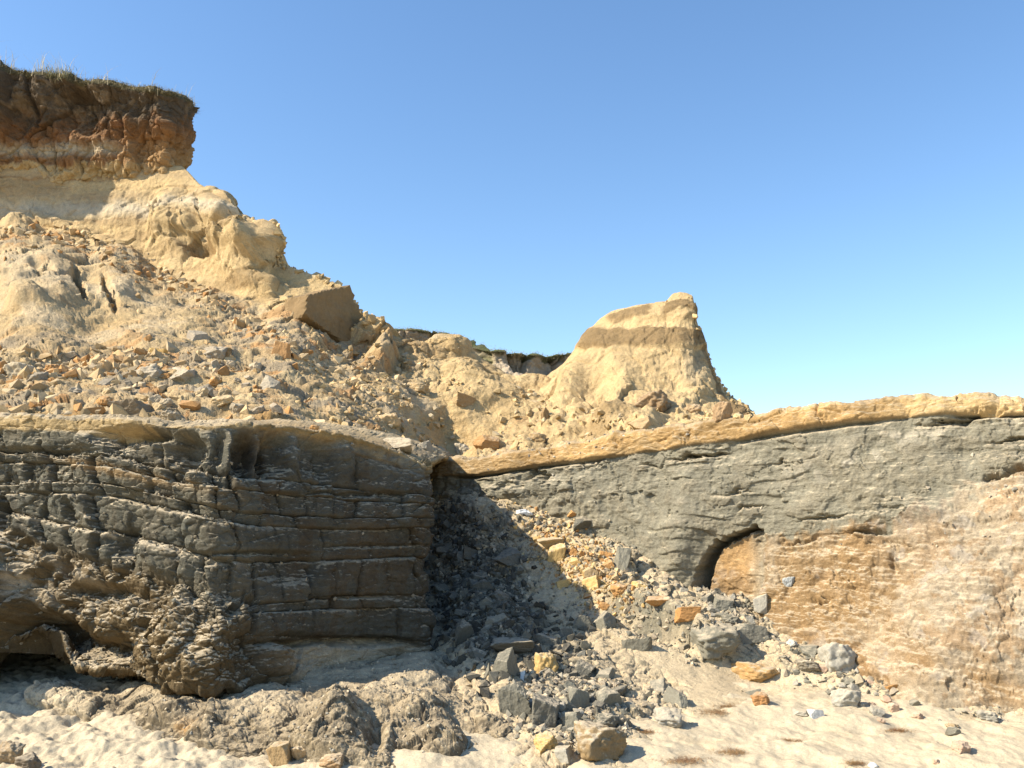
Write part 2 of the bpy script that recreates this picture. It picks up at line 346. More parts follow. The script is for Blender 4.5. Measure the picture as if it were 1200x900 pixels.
# ------------------------------------------------------------------ right wall
def right_wall():
    ts = [470, 520, 560, 620, 700, 790, 850, 900, 950, 1000, 1050, 1100, 1150, 1200, 1350, 1600]
    D = C([15.3, 14.6, 14.1, 13.5, 12.8, 12.0, 11.6, 11.3, 11.0, 10.75, 10.5, 10.25, 10.05, 9.85, 9.3, 8.6])
    rim = [548, 543, 540, 532, 520, 505, 497, 490, 484, 477, 471, 468, 469, 472, 478, 490]
    oc = [564, 558, 557, 547, 538, 526, 518, 509, 501, 494, 490, 486, 485, 485, 493, 504]
    mid = [600, 596, 590, 585, 580, 575, 568, 560, 555, 548, 540, 534, 528, 522, 520, 520]
    cb = [690, 690, 690, 690, 690, 690, 655, 632, 628, 626, 610, 582, 560, 550, 545, 545]
    br = [730, 730, 730, 735, 740, 745, 720, 700, 695, 695, 690, 675, 660, 650, 650, 650]
    base = [760, 770, 780, 790, 790, 790, 780, 775, 778, 785, 795, 802, 822, 835, 870, 930]
    tt = np.concatenate([np.linspace(470, 520, 30, endpoint=False), np.linspace(520, 1215, 860), np.linspace(1217, 1600, 230)])
    k = 21
    R = row(ts, tt, ts, rim, D+.1, k)
    rows = [R+C([0, 8., .3]), R+C([0, .8, .03]), R, row(ts, tt, ts, oc, D-.02, k), row(ts, tt, ts, mid, D-.03, k),
            row(ts, tt, ts, cb, D-C([0]*7+[.05, .05, .08, .1, .15, .15, .15, .1, .1]), k),
            row(ts, tt, ts, br, D-C([.0]*7+[.3, .3, .33, .38, .45, .5, .5, .5, .5]), k),
            row(ts, tt, ts, base, D-C([0]*7+[.75, .85, .95, 1.05, 1.1, 1.1, 1.1, 1.1, 1.]), k),
            row(ts, tt, ts, base, D-C([0]*7+[.75, .85, .95, 1.05, 1.1, 1.1, 1.1, 1.1, 1.]), k)-C([.1, .3, .6])]
    vs = [0, .8, 1, 1.6, 2.6, 4, 5, 6.6, 7.2]
    B, v = loft(rows, vs, 560); B = blur_v(B, 7); px, py = pix(B); P = B
    v2 = np.broadcast_to(v[:, None], px.shape); T = np.broadcast_to(tt[None], px.shape)
    n1 = fbm(P, .9, 3, .5, 200); n2 = fbm(P, 4.5, 4, .55, 210); lam = fbm(P, 2., 5, .62, 220, (1, 1, 6))
    och = sst(-v2, -1.62, -1.58)
    clay = (1-och)*(1-sst(v2+.3*n2+.15*n1+.25*fbm(P, 9, 3, .6, 207), 3.8, 4.2)*sst(T, 885, 900)); clay *= sst(v2, 1.5, 1.6)
    low = (1-clay)*sst(v2, 3.5, 3.9)
    h = .08*n1+.02*n2
    jn = bricks(T+14*n2, 1.5+0*T, 120, 31)[2]; h -= och*.05*np.exp(-jn/2.5)*sst(n1+n2, -.2, .4)
    h += och*(.03*fbm(P, 1.6, 3, .6, 236)+.014*facets(P, 5, 237, .8, (1, 1, 2))+.022*facets(P, 1.6, 230, .6, (1, 1, 2.5))+.016*ridged(P, 3, 3, .6, 233, (1, 1, 3))+.05)
    ra = sst(-T, -900, -560)                                       # rougher towards the corner
    h += clay*((.018+.035*ra)*facets(P+.25*n2[..., None], 1.3, 240, .8, (1, 1, 1.5), .05)+(.006+.018*ra)*facets(P+.1*n2[..., None], 4, 245, .9, (1, 1, 1.6), .2)*sst(n2+n1, -.3, .5)+.009*lam+.007*fbm(P, 12, 3, .6, 248))
    # thin overhanging flakes: a saw profile along the bedding
    fl = (P[..., 2]*5.5+.9*fbm(P, .8, 3, .5, 250)+.06*P[..., 0]); ff = fl-np.floor(fl)
    fm = sst(fbm(P, 1.3, 3, .5, 255, (1, 1, 1.6)), .12, .45)
    h += clay*fm*(.026+.02*ra)*(1-ff)*sst(ff, 0, .12)
    h += low*(.05*fbm(P, 1.3, 4, .6, 260)+.02*facets(P+.15*n2[..., None], 2.6, 265, .8, (1, 1, 1.3), .1)+.008*facets(P, 9, 267, .9, (1, 1, 1), .2)+.012*fbm(P, 9, 3, .6, 266)+.02*lam)
    under = np.exp(-((v2-1.66)/.05)**2)*sst(fbm(P, .7, 3, .6, 270), -.15, .2); h -= .10*under
    # arch shaped hollow under the clay
    ax = sst(px, 812, 822)*sst(-px, -903, -870)
    ytop = np.interp(px, [810, 818, 826, 838, 855, 870, 885, 895, 905], [690, 668, 650, 636, 627, 622, 620, 626, 640])
    ytop = ytop+8*n2+4*n1+4*fbm(P, 11, 2, .6, 209)
    cave = sst(py-ytop, -3, 3)*ax*sst(-py, -715, -690)
    floor_ = sst(px-np.interp(py, [620, 640, 660, 690], [866, 838, 829, 822]), 0, 9)      # orange fill inside leans forward again
    infill = cave*floor_*sst(py-ytop, 4, 12)*sst(-px, -905, -880); h -= cave*.42-infill*.34; clay = clay*(1-cave*floor_)
    low = np.maximum(low, cave*floor_)
    h += clay*.10*blob(px, py, 800, 640, 18, 60, 8)+.16*clay*blob(px, py, 815, 600, 34, 60, 40)*.5
    for x, y, sx, sy, a in ((808, 537, 16, 3, -.22), (830, 534, 20, 2.5, -.2), (768, 545, 10, 2.5, -.12), (625, 558, 22, 4, -.2), (690, 546, 12, 2, -.1),
                            (1130, 491, 38, 4.5, -.4), (1185, 556, 26, 5, -.45), (1190, 517, 24, 3, -.12), (1020, 626, 16, 4, -.15), (965, 608, 26, 3, -.1), (862, 578, 16, 4, -.1), (880, 596, 14, 3, -.08),
                            (915, 541, 8, 4, -.12), (937, 636, 30, 4, -.1), (1048, 660, 5, 14, -.1), (968, 708, 14, 3, -.12), (600, 575, 60, 14, .12), (1060, 600, 40, 16, .1), (1100, 720, 90, 80, .1)):
        h += a*blob(px+9*n2, py+4*n2+3*lam, x, y, sx, sy*.8, -8, 2)*(v2 > 1)*(.4+.6*sst(n2+lam, -.4, .3) if sy < 6 else 1)
    h = np.where(v2 < .95, h*.3, h)
    cl = np.broadcast_to(GREY*1.35, P.shape).copy()
    cl = mixc(cl, GREY*[1.45, 1.38, 1.32], sst(n2+n1*.5, 0, .5)*.6)
    cl = mixc(cl, [.30, .26, .19], sst(lam+.3*n2, .25, .8)*.5*sst(fbm(P, .8, 3, .5, 290), -.2, .3))
    cl = mixc(cl, [.42, .37, .28], clay*np.clip(blob(px, py, 990, 545, 60, 12, -10)+blob(px, py, 1060, 512, 60, 8, -5)*.8+blob(px, py, 640, 560, 30, 4)*.5, 0, 1)*sst(facets(P, 6, 295), .1, .3)*.8)
    oc_ = OCHRE*[.95, .97, 1.1]*(1+.3*n1+.3*lam)[..., None]
    cl = cl*(1-och[..., None])+oc_*och[..., None]
    cl = mixc(cl, BROWN*1.15, och*sst(-v2+.3*n2, -1.5, -1.75+.9)*0+och*sst(fbm(P, 1.5, 4, .6, 300, (1, 1, 4)), .15, .6)*.55)
    cl = mixc(cl, BROWN*1.3, och*sst(-px, -640, -540)*.7)
    cl = mixc(cl, C([.5, .37, .19]), och*sst(px, 1000, 1100)*.5)
    lowc = np.broadcast_to(C([.25, .172, .09]), P.shape)
    lowc = mixc(lowc, [.22, .135, .06], sst(fbm(P, .9, 5, .65, 310), 0, .3)*.75)
    lowc = mixc(lowc, [.38, .29, .175], sst(fbm(P, 1.4, 6, .7, 320, (1, 1, 1.4)), .1, .25)*.75)
    lowc = mixc(lowc, [.33, .205, .09], sst(fbm(P, 1.1, 5, .65, 325), .15, .35)*.5*sst(-px, -1080, -980))
    ap = sst(px+.15*(py-700)+40*n2, 1030, 1110)*sst(py, 540, 580)                              # pale apron plastered on the right
    lowc = mixc(lowc, PALE*[.72, .72, .70], ap*.8)
    lowc = mixc(lowc, [.30, .2, .105], ap*sst(fbm(P, 2.2, 6, .7, 330), .05, .2)*.7)
    lowc = mixc(lowc, [.40, .37, .31], sst(fbm(P, 3.2, 4, .6, 340), .42, .6)*.35)
    lowc = mixc(lowc, [.27, .17, .075], np.clip(blob(px, py, 955, 730, 50, 20, 12, 3)+blob(px, py, 1080, 778, 26, 22, 30, 3)+blob(px, py, 1165, 805, 50, 20, 25, 3), 0, 1)*.85)
    lowc = mixc(lowc, GREY*[1.5, 1.4, 1.3], np.exp(-(v2-4)/.35)*sst(px, 920, 1000)*sst(fbm(P, 2.5, 5, .65, 345), -.1, .3)*.4)
    lowc = mixc(lowc, [.27, .172, .075], blob(px+30*n2, py+14*n1, 950, 680, 115, 62, 12, 4)*sst(fbm(P, 1.6, 5, .65, 346), -.3, .1)*.75)
    lowc = mixc(lowc, [.44, .27, .11], blob(px, py, 862, 650, 26, 24, 0, 3)*.8)
    lowc = mixc(lowc, [.24, .2, .15], blob(px, py, 1080, 600, 40, 14, -30, 2)*.6)
    cl = cl*(1-low[..., None])+lowc*low[..., None]*C([.88, .88, .92])
    put('clay_wall', B, h, cl, np.clip(.75+.3*n1-.2*och, 0, 1), M_wall, 'long grey clay wall at right under an ochre cap, with an arched hollow')
right_wall()

# ------------------------------------------------------------------ slope of slipped sand behind the clay, up to the cliff
def slope():
    ts = [-500, -200, 0, 30, 60, 120, 170, 213, 222, 240, 262, 275, 290, 317, 323, 332, 355, 385, 400, 420, 450, 480, 520, 545, 560, 590, 640, 700, 780, 900, 1000]
    top = [150, 170, 186, 187, 187, 188, 190, 194, 204, 224, 224, 240, 254, 276, 304, 311, 318, 328, 343, 366, 386, 406, 405, 407, 417, 438, 446, 455, 470, 496, 502]
    dt = C([24, 23.4, 22.9, 22.8, 22.75, 22.6, 22.4, 22.2, 22, 21.4, 20.8, 20.5, 20.3, 19.6, 19.6, 19.6, 19.4, 19.2, 19, 18.8, 18.6, 18.5, 18.4, 18.4, 18.3, 18.2, 18, 17.8, 17.5, 17, 17])
    I = lambda xs, ys: np.interp(ts, xs, ys)
    foot = np.maximum(I([-500, 0, 60, 150, 220, 300, 380, 450, 520, 640, 780, 1000], [225, 262, 268, 300, 333, 354, 392, 418, 425, 455, 480, 505]), C(top)+4)
    df = I([-500, 0, 60, 150, 220, 300, 400, 520, 640, 780, 1000], [22.9, 22.2, 22.0, 21.2, 19.9, 18.7, 18.2, 17.9, 17.5, 17, 16.5])
    m1 = I([-500, 0, 200, 300, 400, 500, 640, 1000], [340, 380, 400, 415, 440, 460, 480, 512])
    d1 = I([-500, 0, 200, 300, 400, 500, 640, 1000], [16.2, 15.8, 15.4, 15.4, 15.9, 16.5, 16.5, 15.6])
    bt = I([-500, 0, 200, 300, 400, 450, 500, 560, 640, 700, 790, 900, 1000], [485, 491, 499, 501, 514, 528, 548, 546, 537, 526, 512, 500, 492])
    db = I([-500, 0, 200, 300, 400, 450, 490, 520, 570, 640, 790, 900, 1000], [12.2, 11.1, 10.7, 11., 11.6, 12.6, 14.2, 15.8, 15.2, 14.6, 13.5, 12.8, 12.4])
    tt = np.concatenate([np.linspace(-500, -20, 220, endpoint=False), np.linspace(-20, 920, 1000), np.linspace(921, 1000, 20)])
    k = 5
    R = row(ts, tt, ts, top, dt, k)
    rows = [R+C([0, 9., -1.5]), R+C([0, 1.2, -.1]), R, row(ts, tt, ts, foot, df, 31), row(ts, tt, ts, m1, d1, 31), row(ts, tt, ts, bt, db, 31), row(ts, tt, ts, bt, db, 31)-C([0, .5, .8])]
    vs = [0, .6, 1, 2, 3, 4, 4.3]
    B, v = loft(rows, vs, 520); B = blur_v(B, 5); px, py = pix(B); P = B
    v2 = np.broadcast_to(v[:, None], px.shape)
    face = sst(-v2, -2.1, -1.9)*sst(v2, .9, 1.0)*sst(-px, -345, -300)
    n1 = fbm(P, .5, 3, .5, 400); n2 = fbm(P, 2, 4, .55, 410)
    rill = ridged(P, 1.3, 4, .6, 420, (1.2, .5, .25)); lump = fbm(P, 1.1, 5, .6, 430)
    fr = facets(P, 1.7, 440, .8); fr2 = facets(P, 4.2, 445, .8); fr3 = facets(P, 9, 447, .8)
    rub = np.clip(sst(py, 375, 430)*sst(-px, -520, -400)+sst(v2, 1.9, 2.2)*np.exp(-((py-np.interp(px, [0, 60, 150, 220, 300, 380, 450], [272, 272, 302, 338, 385, 425, 460]))/26)**2)*sst(-px, -460, -330)
                  +.45*sst(n2, .2, .6)*sst(v2, 2, 2.4), 0, 1)*(v2 > .95)*(.25+.75*sst(lump, -.35, .15))
    big = np.clip(blob(px, py, 280, 275, 60, 50, 20, 4)+blob(px, py, 205, 262, 36, 40, 0, 4)+blob(px, py, 440, 405, 120, 30, 15, 4), 0, 1)
    h = big*(.15*facets(P+.2*n2[..., None], 1.0, 470, .9, (1, 1, 1), .15)+.05*fr+.03*fr2)+face*(.10*n1+.03*rill+.03*fr+.014*fr2+.04*np.exp(-((py-188+3*n2)/3)**2)-.04*sst(py, 189, 192)*sst(-py, -200, -192))+(1-face)*(.15*fbm(P, .9, 3, .5, 430)+.02*n2+.035*sst(n1, -.3, .3)*fr+.012*fr2+.008*fr3+.018*ridged(P, .8, 3, .55, 475, (1.6, .35, .35)))
    h += rub*(.035*fr+.022*fr2+.010*fr3)
    h += .014*fbm(P, 7, 3, .6, 450)
    h *= .35+.65*sst(v2, 1., 1.35)
    # the massive bulges on the face and along the ridge
    for x, y, sx, sy, a, g in ((205, 262, 26, 34, .3, 0), (250, 245, 26, 18, .25, 30), (285, 288, 34, 24, .6, 10), (303, 300, 15, 14, .25, 0), (232, 290, 40, 8, -.3, 20), (268, 262, 8, 22, -.25, 40),
                               (40, 350, 60, 60, .35, 0), (35, 372, 24, 10, .25, 0), (92, 340, 5, 17, -.45, -20), (50, 330, 14, 8, -.3, 30), (140, 320, 30, 40, .22, 0), (128, 350, 4, 18, -.3, -30),
                               (440, 402, 26, 12, .3, 20), (487, 417, 30, 6, .15, 5), (527, 407, 26, 12, .22, 0), (446, 425, 18, 10, .45, 0), (345, 395, 40, 44, .25, 30), (352, 372, 7, 20, -.25, -25),
                               (560, 450, 40, 20, .15, 20), (300, 330, 40, 12, .2, 20), (105, 278, 60, 8, .15, 20), (22, 270, 20, 10, .25, 10)):
        h += a*blob(px+4*n2, py+4*fr, x, y, sx, sy, g, 4)*(v2 > .7)
    cl = np.broadcast_to(BUFF, P.shape).copy()
    cl = mixc(cl, BUFF*[1.08, 1.12, 1.2], sst(n1+.5*n2, -.1, .5)*.6)
    # strata on the face
    zz = P[..., 2]+.12*n1
    band = lambda c, w: np.exp(-((py-c+3*n2)/w)**2)
    cl = mixc(cl, [.46, .37, .24], face*band(178, 9)*.9)
    sb = fbm(np.stack([P[..., 0]*.12, P[..., 1]*.12, P[..., 2]+.1*n1], -1), 3.2, 3, .6, 456); cl = mixc(cl, [.36, .25, .125], face*sst(sb, .05, .2)*.75)
    cl = mixc(cl, [.25, .14, .06], face*band(188, 1.6)*sst(fbm(P, 1.5, 3, .6, 455), -.3, .1)*.9)
    cl = mixc(cl, [.40, .29, .16], face*band(206, 3.5)*.7+face*band(230, 5)*.55)
    cl = mixc(cl, [.33, .19, .08], face*band(209, 1.4)*sst(-px, -160, -110)*.8)
    cl = mixc(cl, [.50, .43, .31], face*band(246, 9)*.8); cl = mixc(cl, [.30, .19, .09], face*(band(221, .9)+band(197, .9)+band(258, .8))*sst(fbm(P, 1.2, 3, .6, 457), -.1, .2)*.7)
    cl = mixc(cl, [.36, .26, .13], face*blob(px, py, 205, 268, 22, 22, 0)*.4)
    cl = mixc(cl, [.40, .27, .125], (1-face)*sst(fbm(P, .7, 5, .65, 458), .1, .4)*.55); cl = mixc(cl, [.53, .43, .28], (1-face)*sst(fbm(P, .6, 5, .65, 459), .12, .4)*.6)
    grey = np.clip(blob(px, py, 40, 330, 60, 46, 20, 3)+blob(px, py, 160, 345, 60, 26, 30, 3)*.5, 0, 1)
    cl = mixc(cl, [.47, .375, .24], grey*.7)
    rc = C([.40, .285, .155])*(1+.3*fr2)[..., None]
    cl = cl*(1-(rub*.75)[..., None])+rc*(rub*.75)[..., None]
    f1, f2, cid, _ = worley(P, 3.1, 460)
    cl = mixc(cl, [.27, .225, .16], rub*(cid > .62)*.75)
    cl = mixc(cl, [.42, .22, .085], rub*(cid < .22)*.8)
    cl = mixc(cl, [.5, .39, .22], rub*((cid > .3) & (cid < .42))*.8)
    cl = mixc(cl, [.36, .25, .13], np.clip(blob(px, py, 487, 418, 34, 6, 4, 4)+blob(px, py, 446, 412, 16, 4)*.7, 0, 1)*.8)
    cl = mixc(cl, OCHRE*.95, sst(py-np.interp(px, [0, 200, 300, 400, 500], [480, 488, 490, 503, 530]), 0, 6)*sst(-px, -520, -480)*.7)
    put('sand_slope', B, h, cl, .2, M_cliff, 'slumped buff sand slope littered with clods, climbing left behind the clay')
slope()

# ------------------------------------------------------------------ top soil cliff with turf
def soil_cliff():
    ts = [-600, -250, 0, 40, 110, 160, 200, 212, 222, 228, 226, 220][:10]
    ts = [-600, -250, 0, 40, 110, 160, 195, 205, 216, 226, 270]
    px = [-600, -250, 0, 40, 110, 160, 197, 207, 218, 226, 208]
    D = C([24.3, 23.3, 22.6, 22.5, 22.3, 22.15, 22.05, 22.4, 23.4, 24.6, 27])
    top = [-5, 45, 80, 86, 98, 104, 108, 111, 118, 125, 135]
    m = [90, 120, 140, 142, 146, 150, 152, 153, 156, 158, 160]
    bt = [150, 172, 192, 192, 193, 196, 199, 201, 204, 206, 200]
    tt = np.concatenate([np.linspace(-600, -20, 90, endpoint=False), np.linspace(-20, 226, 420), np.linspace(227, 270, 60)])
    pxt = px; k = 5
    cen = C([0, .3, 0])
    R = row(ts, tt, pxt, top, D-.05, k)
    b = R.copy(); dy = np.interp(tt, [-600, 205, 270], [9, 4, .5]); b[:, 0] *= 1.03+dy/b[:, 1]; b[:, 1] += dy; b[:, 2] += .15
    b2 = b.copy(); b2[:, 0] *= 1.0+25/b[:, 1]; b2[:, 1] += 25; b2[:, 2] += .3
    lowpx = [-600, -250, 0, 40, 110, 160, 193, 201, 207, 211, 200]
    rows = [b2, b, R, row(ts, tt, px, m, D+.05, k), row(ts, tt, lowpx, bt, D+.1, k), row(ts, tt, lowpx, C(bt)+22, D+.3, k)]
    vs = [0, 1, 2, 3, 4, 4.4]
    B, v = loft(rows, vs, 300); B = blur_v(B, 5); px, py = pix(B); P = B; v2 = np.broadcast_to(v[:, None], px.shape); T = np.broadcast_to(tt[None], px.shape)
    n1 = fbm(P, .7, 3, .5, 500); n2 = fbm(P, 3, 4, .6, 510); col_ = ridged(P, 1.1, 4, .55, 520, (1, 1, .3))
    fr = facets(P, 1.5, 530, .9, (1, 1, .6)); fr2 = facets(P, 4.5, 535, .9)
    fc = sst(v2, 1.95, 2.1)
    h = fc*(.14*n1+.12*(col_-1)+.15*fr+.07*fr2+.03*ridged(P, 5, 3, .6, 538))+.03*n2
    for x, y, sx, sy, a in ((8, 110, 6, 26, .3), (32, 140, 20, 22, -.4), (50, 108, 10, 22, .25), (92, 132, 22, 24, -.55), (70, 104, 7, 16, .15), (85, 100, 5, 22, .35), (40, 155, 10, 12, .2), (60, 150, 8, 12, .15), (130, 105, 16, 16, .2), (163, 130, 8, 12, -.2),
                            (180, 145, 24, 20, .2), (165, 168, 8, 16, -.12), (110, 165, 20, 6, .1), (-34, 100, 34, 60, 1.6), (-44, 200, 34, 60, 1.0)):
        h += a*blob(px, py, x, y, sx, sy, 0, 3)*fc
    h += .10*np.exp(-((v2-2.1)/.12)**2)
    cl = np.broadcast_to(C([.10, .074, .048]), P.shape).copy()
    cl = mixc(cl, [.2, .15, .095], sst(n2+.4*fr, .1, .6)*.7)
    rust = sst(py+14*n2, 128, 165); cl = mixc(cl, RUST*[.66, .62, .6], rust*.85); cl = mixc(cl, [.19, .085, .035], rust*sst(n2, .1, .5)*.6)
    cl = mixc(cl, [.45, .37, .245], np.exp(-((py-177+3*n2)/8)**2)*sst(-px, -165, -130)*.9+sst(py, 188, 196)*.0)
    cl = mixc(cl, [.25, .14, .06], np.exp(-((py-187.5)/1.8)**2)*.8)
    cl = mixc(cl, BUFF*.95, sst(py+5*n2, 190, 196)); cl = mixc(cl, [.38, .24, .11], sst(px, 120, 180)*sst(py+10*n2, 150, 185)*.7)
    cl = mixc(cl, [.10, .085, .045], sst(-py+np.interp(px, [-600, 0, 40, 110, 200, 222], [0, 84, 91, 103, 113, 124])+3*n2, -2, 1)); cl = mixc(cl, [.16, .16, .06], sst(-v2, -1.97, -1.8)*.9)
    put('soil_cliff', B, h, cl, np.where(v2 < 2.2, 0, .3), M_cliff, 'steep rusty topsoil cliff edge capped with turf, high at upper left')
soil_cliff()

# ------------------------------------------------------------------ pyramid shaped remnant
def pyramid():
    ts = [560, 600, 640, 660, 672, 690, 703, 720, 748, 765, 780, 788, 797, 806, 811.5, 814, 819, 822.5, 828, 834, 840, 852, 860, 872, 895, 930]
    top = [470, 452, 441, 426, 412, 388, 375, 365, 358, 356, 353, 345, 342, 344, 347, 371, 384, 396, 412, 436, 446, 464, 470, 482, 494, 510]
    I = lambda xs, ys: np.interp(ts, xs, ys)
    dt = I([560, 640, 700, 760, 812, 840, 895, 930], [18.8, 18.4, 17.9, 17.3, 17.0, 16.7, 16.0, 15.6])
    foot = np.maximum(I([560, 620, 700, 800, 840, 930], [475, 460, 452, 450, 470, 512]), C(top)+6)
    df = I([560, 640, 700, 760, 812, 840, 895, 930], [17.6, 17.0, 16.3, 15.8, 15.8, 15.8, 15.3, 15.])
    bt = I([560, 640, 700, 790, 860, 930], [545, 540, 530, 514, 502, 500])
    db = I([560, 640, 700, 790, 860, 930], [14.7, 14.5, 13.9, 13.5, 13.2, 13.])
    tt = np.concatenate([np.linspace(560, 660, 100, endpoint=False), np.linspace(660, 806, 200, endpoint=False), np.linspace(806, 845, 110, endpoint=False), np.linspace(845, 930, 70)])
    R = row(ts, tt, ts, top, dt, 3)
    rows = [R+C([.6, 6., -4.5]), R+C([.1, .8, -.35]), R+C([0, .15, -.02]), R, row(ts, tt, ts, foot, df, 15), row(ts, tt, ts, bt, db, 31), row(ts, tt, ts, bt, db, 31)-C([0, .3, .6])]
    vs = [0, .7, .9, 1, 2, 3, 3.3]
    B, v = loft(rows, vs, 340); B = blur_v(B, 3); px, py = pix(B); P = B; v2 = np.broadcast_to(v[:, None], px.shape)
    n1 = fbm(P, .7, 3, .5, 600); n2 = fbm(P, 2.6, 4, .55, 610); fr = facets(P, 1.8, 620, .8); fr2 = facets(P, 4.5, 625, .8)
    low = sst(v2, 1.7, 2.2)
    h = .06*n1+.02*n2+(1-low)*(.03*fr+.012*fr2+.025*ridged(P, 1.6, 3, .6, 630, (1, 1, .4)))+low*(.08*n2+.09*fr*sst(n1, -.2, .2)+.012*fr2)+.012*fbm(P, 8, 3, .6, 632)
    step = lambda a, w=3: sst(py+2*n2, a-w, a+w)
    h += .07*(step(385)-step(408))+.05*(step(357)-step(374))
    for x, y, sx, sy, a, g in ((725, 440, 20, 30, .15, 0), (670, 450, 12, 30, .2, 30), (700, 470, 20, 30, -.15, 30), (775, 445, 24, 20, -.1, 0), (822, 455, 12, 20, .1, 0), (722, 492, 26, 16, .25, 0), (760, 500, 16, 14, .25, 0)):
        h += a*blob(px, py, x, y, sx, sy, g, 3)
    h *= .4+.6*sst(v2, 1, 1.2)
    yb = py+.04*(px-750)+3.0*n2+2*n1
    cl = np.broadcast_to(BUFF*[1.05, 1.06, 1.1], P.shape).copy(); cl = mixc(cl, BUFF*.9, sst(n2, .1, .5)*.5)
    up = 1-low
    cl = mixc(cl, BANDB, sst(yb, 383, 387)*sst(-yb, -410, -405)*sst(px, 668, 690)*.88)
    tl = py-np.interp(px, ts, top)
    cl = mixc(cl, BANDB*1.05, sst(tl+4*n2, .5, 2)*sst(-tl-4*n2, -16, -13)*sst(px+8*n2, 706, 716)*sst(-px-12*n2, -768, -758)*.88)
    cl = mixc(cl, BANDB, sst(tl+2*n2, 7, 9)*sst(-tl-3*n2, -22, -19)*sst(px, 772, 782)*.88)
    cl = mixc(cl, BANDB*1.2, np.exp(-((yb-424)/6)**2)*sst(fbm(P, 1.2, 3, .6, 640), .0, .25)*sst(px, 690, 710)*.75)
    cl = mixc(cl, [.40, .32, .20], blob(px, py, 812, 430, 14, 24, 0, 3)*.6)
    cl = mixc(cl, BANDB*1.1, np.clip(blob(px, py, 725, 488, 22, 12, -10, 4)+blob(px, py, 700, 502, 14, 14, 0, 4), 0, 1)*.6)
    put('sand_pyramid', B, h, cl, .05, M_cliff, 'banded buff sand pyramid with a blunt square tip against the blue sky')
pyramid()

# ------------------------------------------------------------------ far soil cliff
def far_cliff():
    ts = [380, 470, 490, 520, 545, 560, 580, 610, 640, 665, 700, 760]
    top = [390, 389, 388, 391, 397, 409, 413, 415, 419, 415, 423, 438]
    tt = np.linspace(380, 760, 420); D = C([36, 36, 36, 36, 35.5, 34, 33, 33, 33.5, 34, 35, 36])
    R = row(ts, tt, ts, top, D, 3)
    rows = [R+C([0, 60, 2.]), R+C([0, 4, .1]), R, row(ts, tt, ts, C(top)+12, D-.1, 5), row(ts, tt, ts, C(top)+34, D-1., 5), row(ts, tt, ts, C(top)+80, D-5., 5)]
    B, v = loft(rows, [0, .8, 1, 2, 3, 4], 200); px, py = pix(B); P = B; v2 = np.broadcast_to(v[:, None], px.shape)
    n1 = fbm(P, .5, 3, .5, 700); n2 = fbm(P, 2, 4, .6, 705); fr = facets(P, .9, 710, .9, (1, 1, .6))
    fc = sst(v2, .95, 1.1); h = fc*(.45*fr+.3*n1+.15*n2)+.1*np.exp(-((v2-1.05)/.1)**2)
    cl = np.broadcast_to(C([.34, .27, .185]), P.shape).copy(); cl = mixc(cl, [.5, .41, .3], sst(fr, .1, .6)*.7)
    cl = mixc(cl, [.09, .085, .045], sst(-v2-.3*n2, -1.35, -1.1)); cl = mixc(cl, [.12, .15, .05], sst(-v2, -1.06, -.95)); cl = mixc(cl, [.13, .15, .05], fc*blob(px, py, 570, 424, 8, 8)*.7)
    put('distant_soil_cliff', B, h, cl, 0, M_cliff, 'distant dark soil cliff with thin turf in the dip beside the pyramid')
far_cliff()

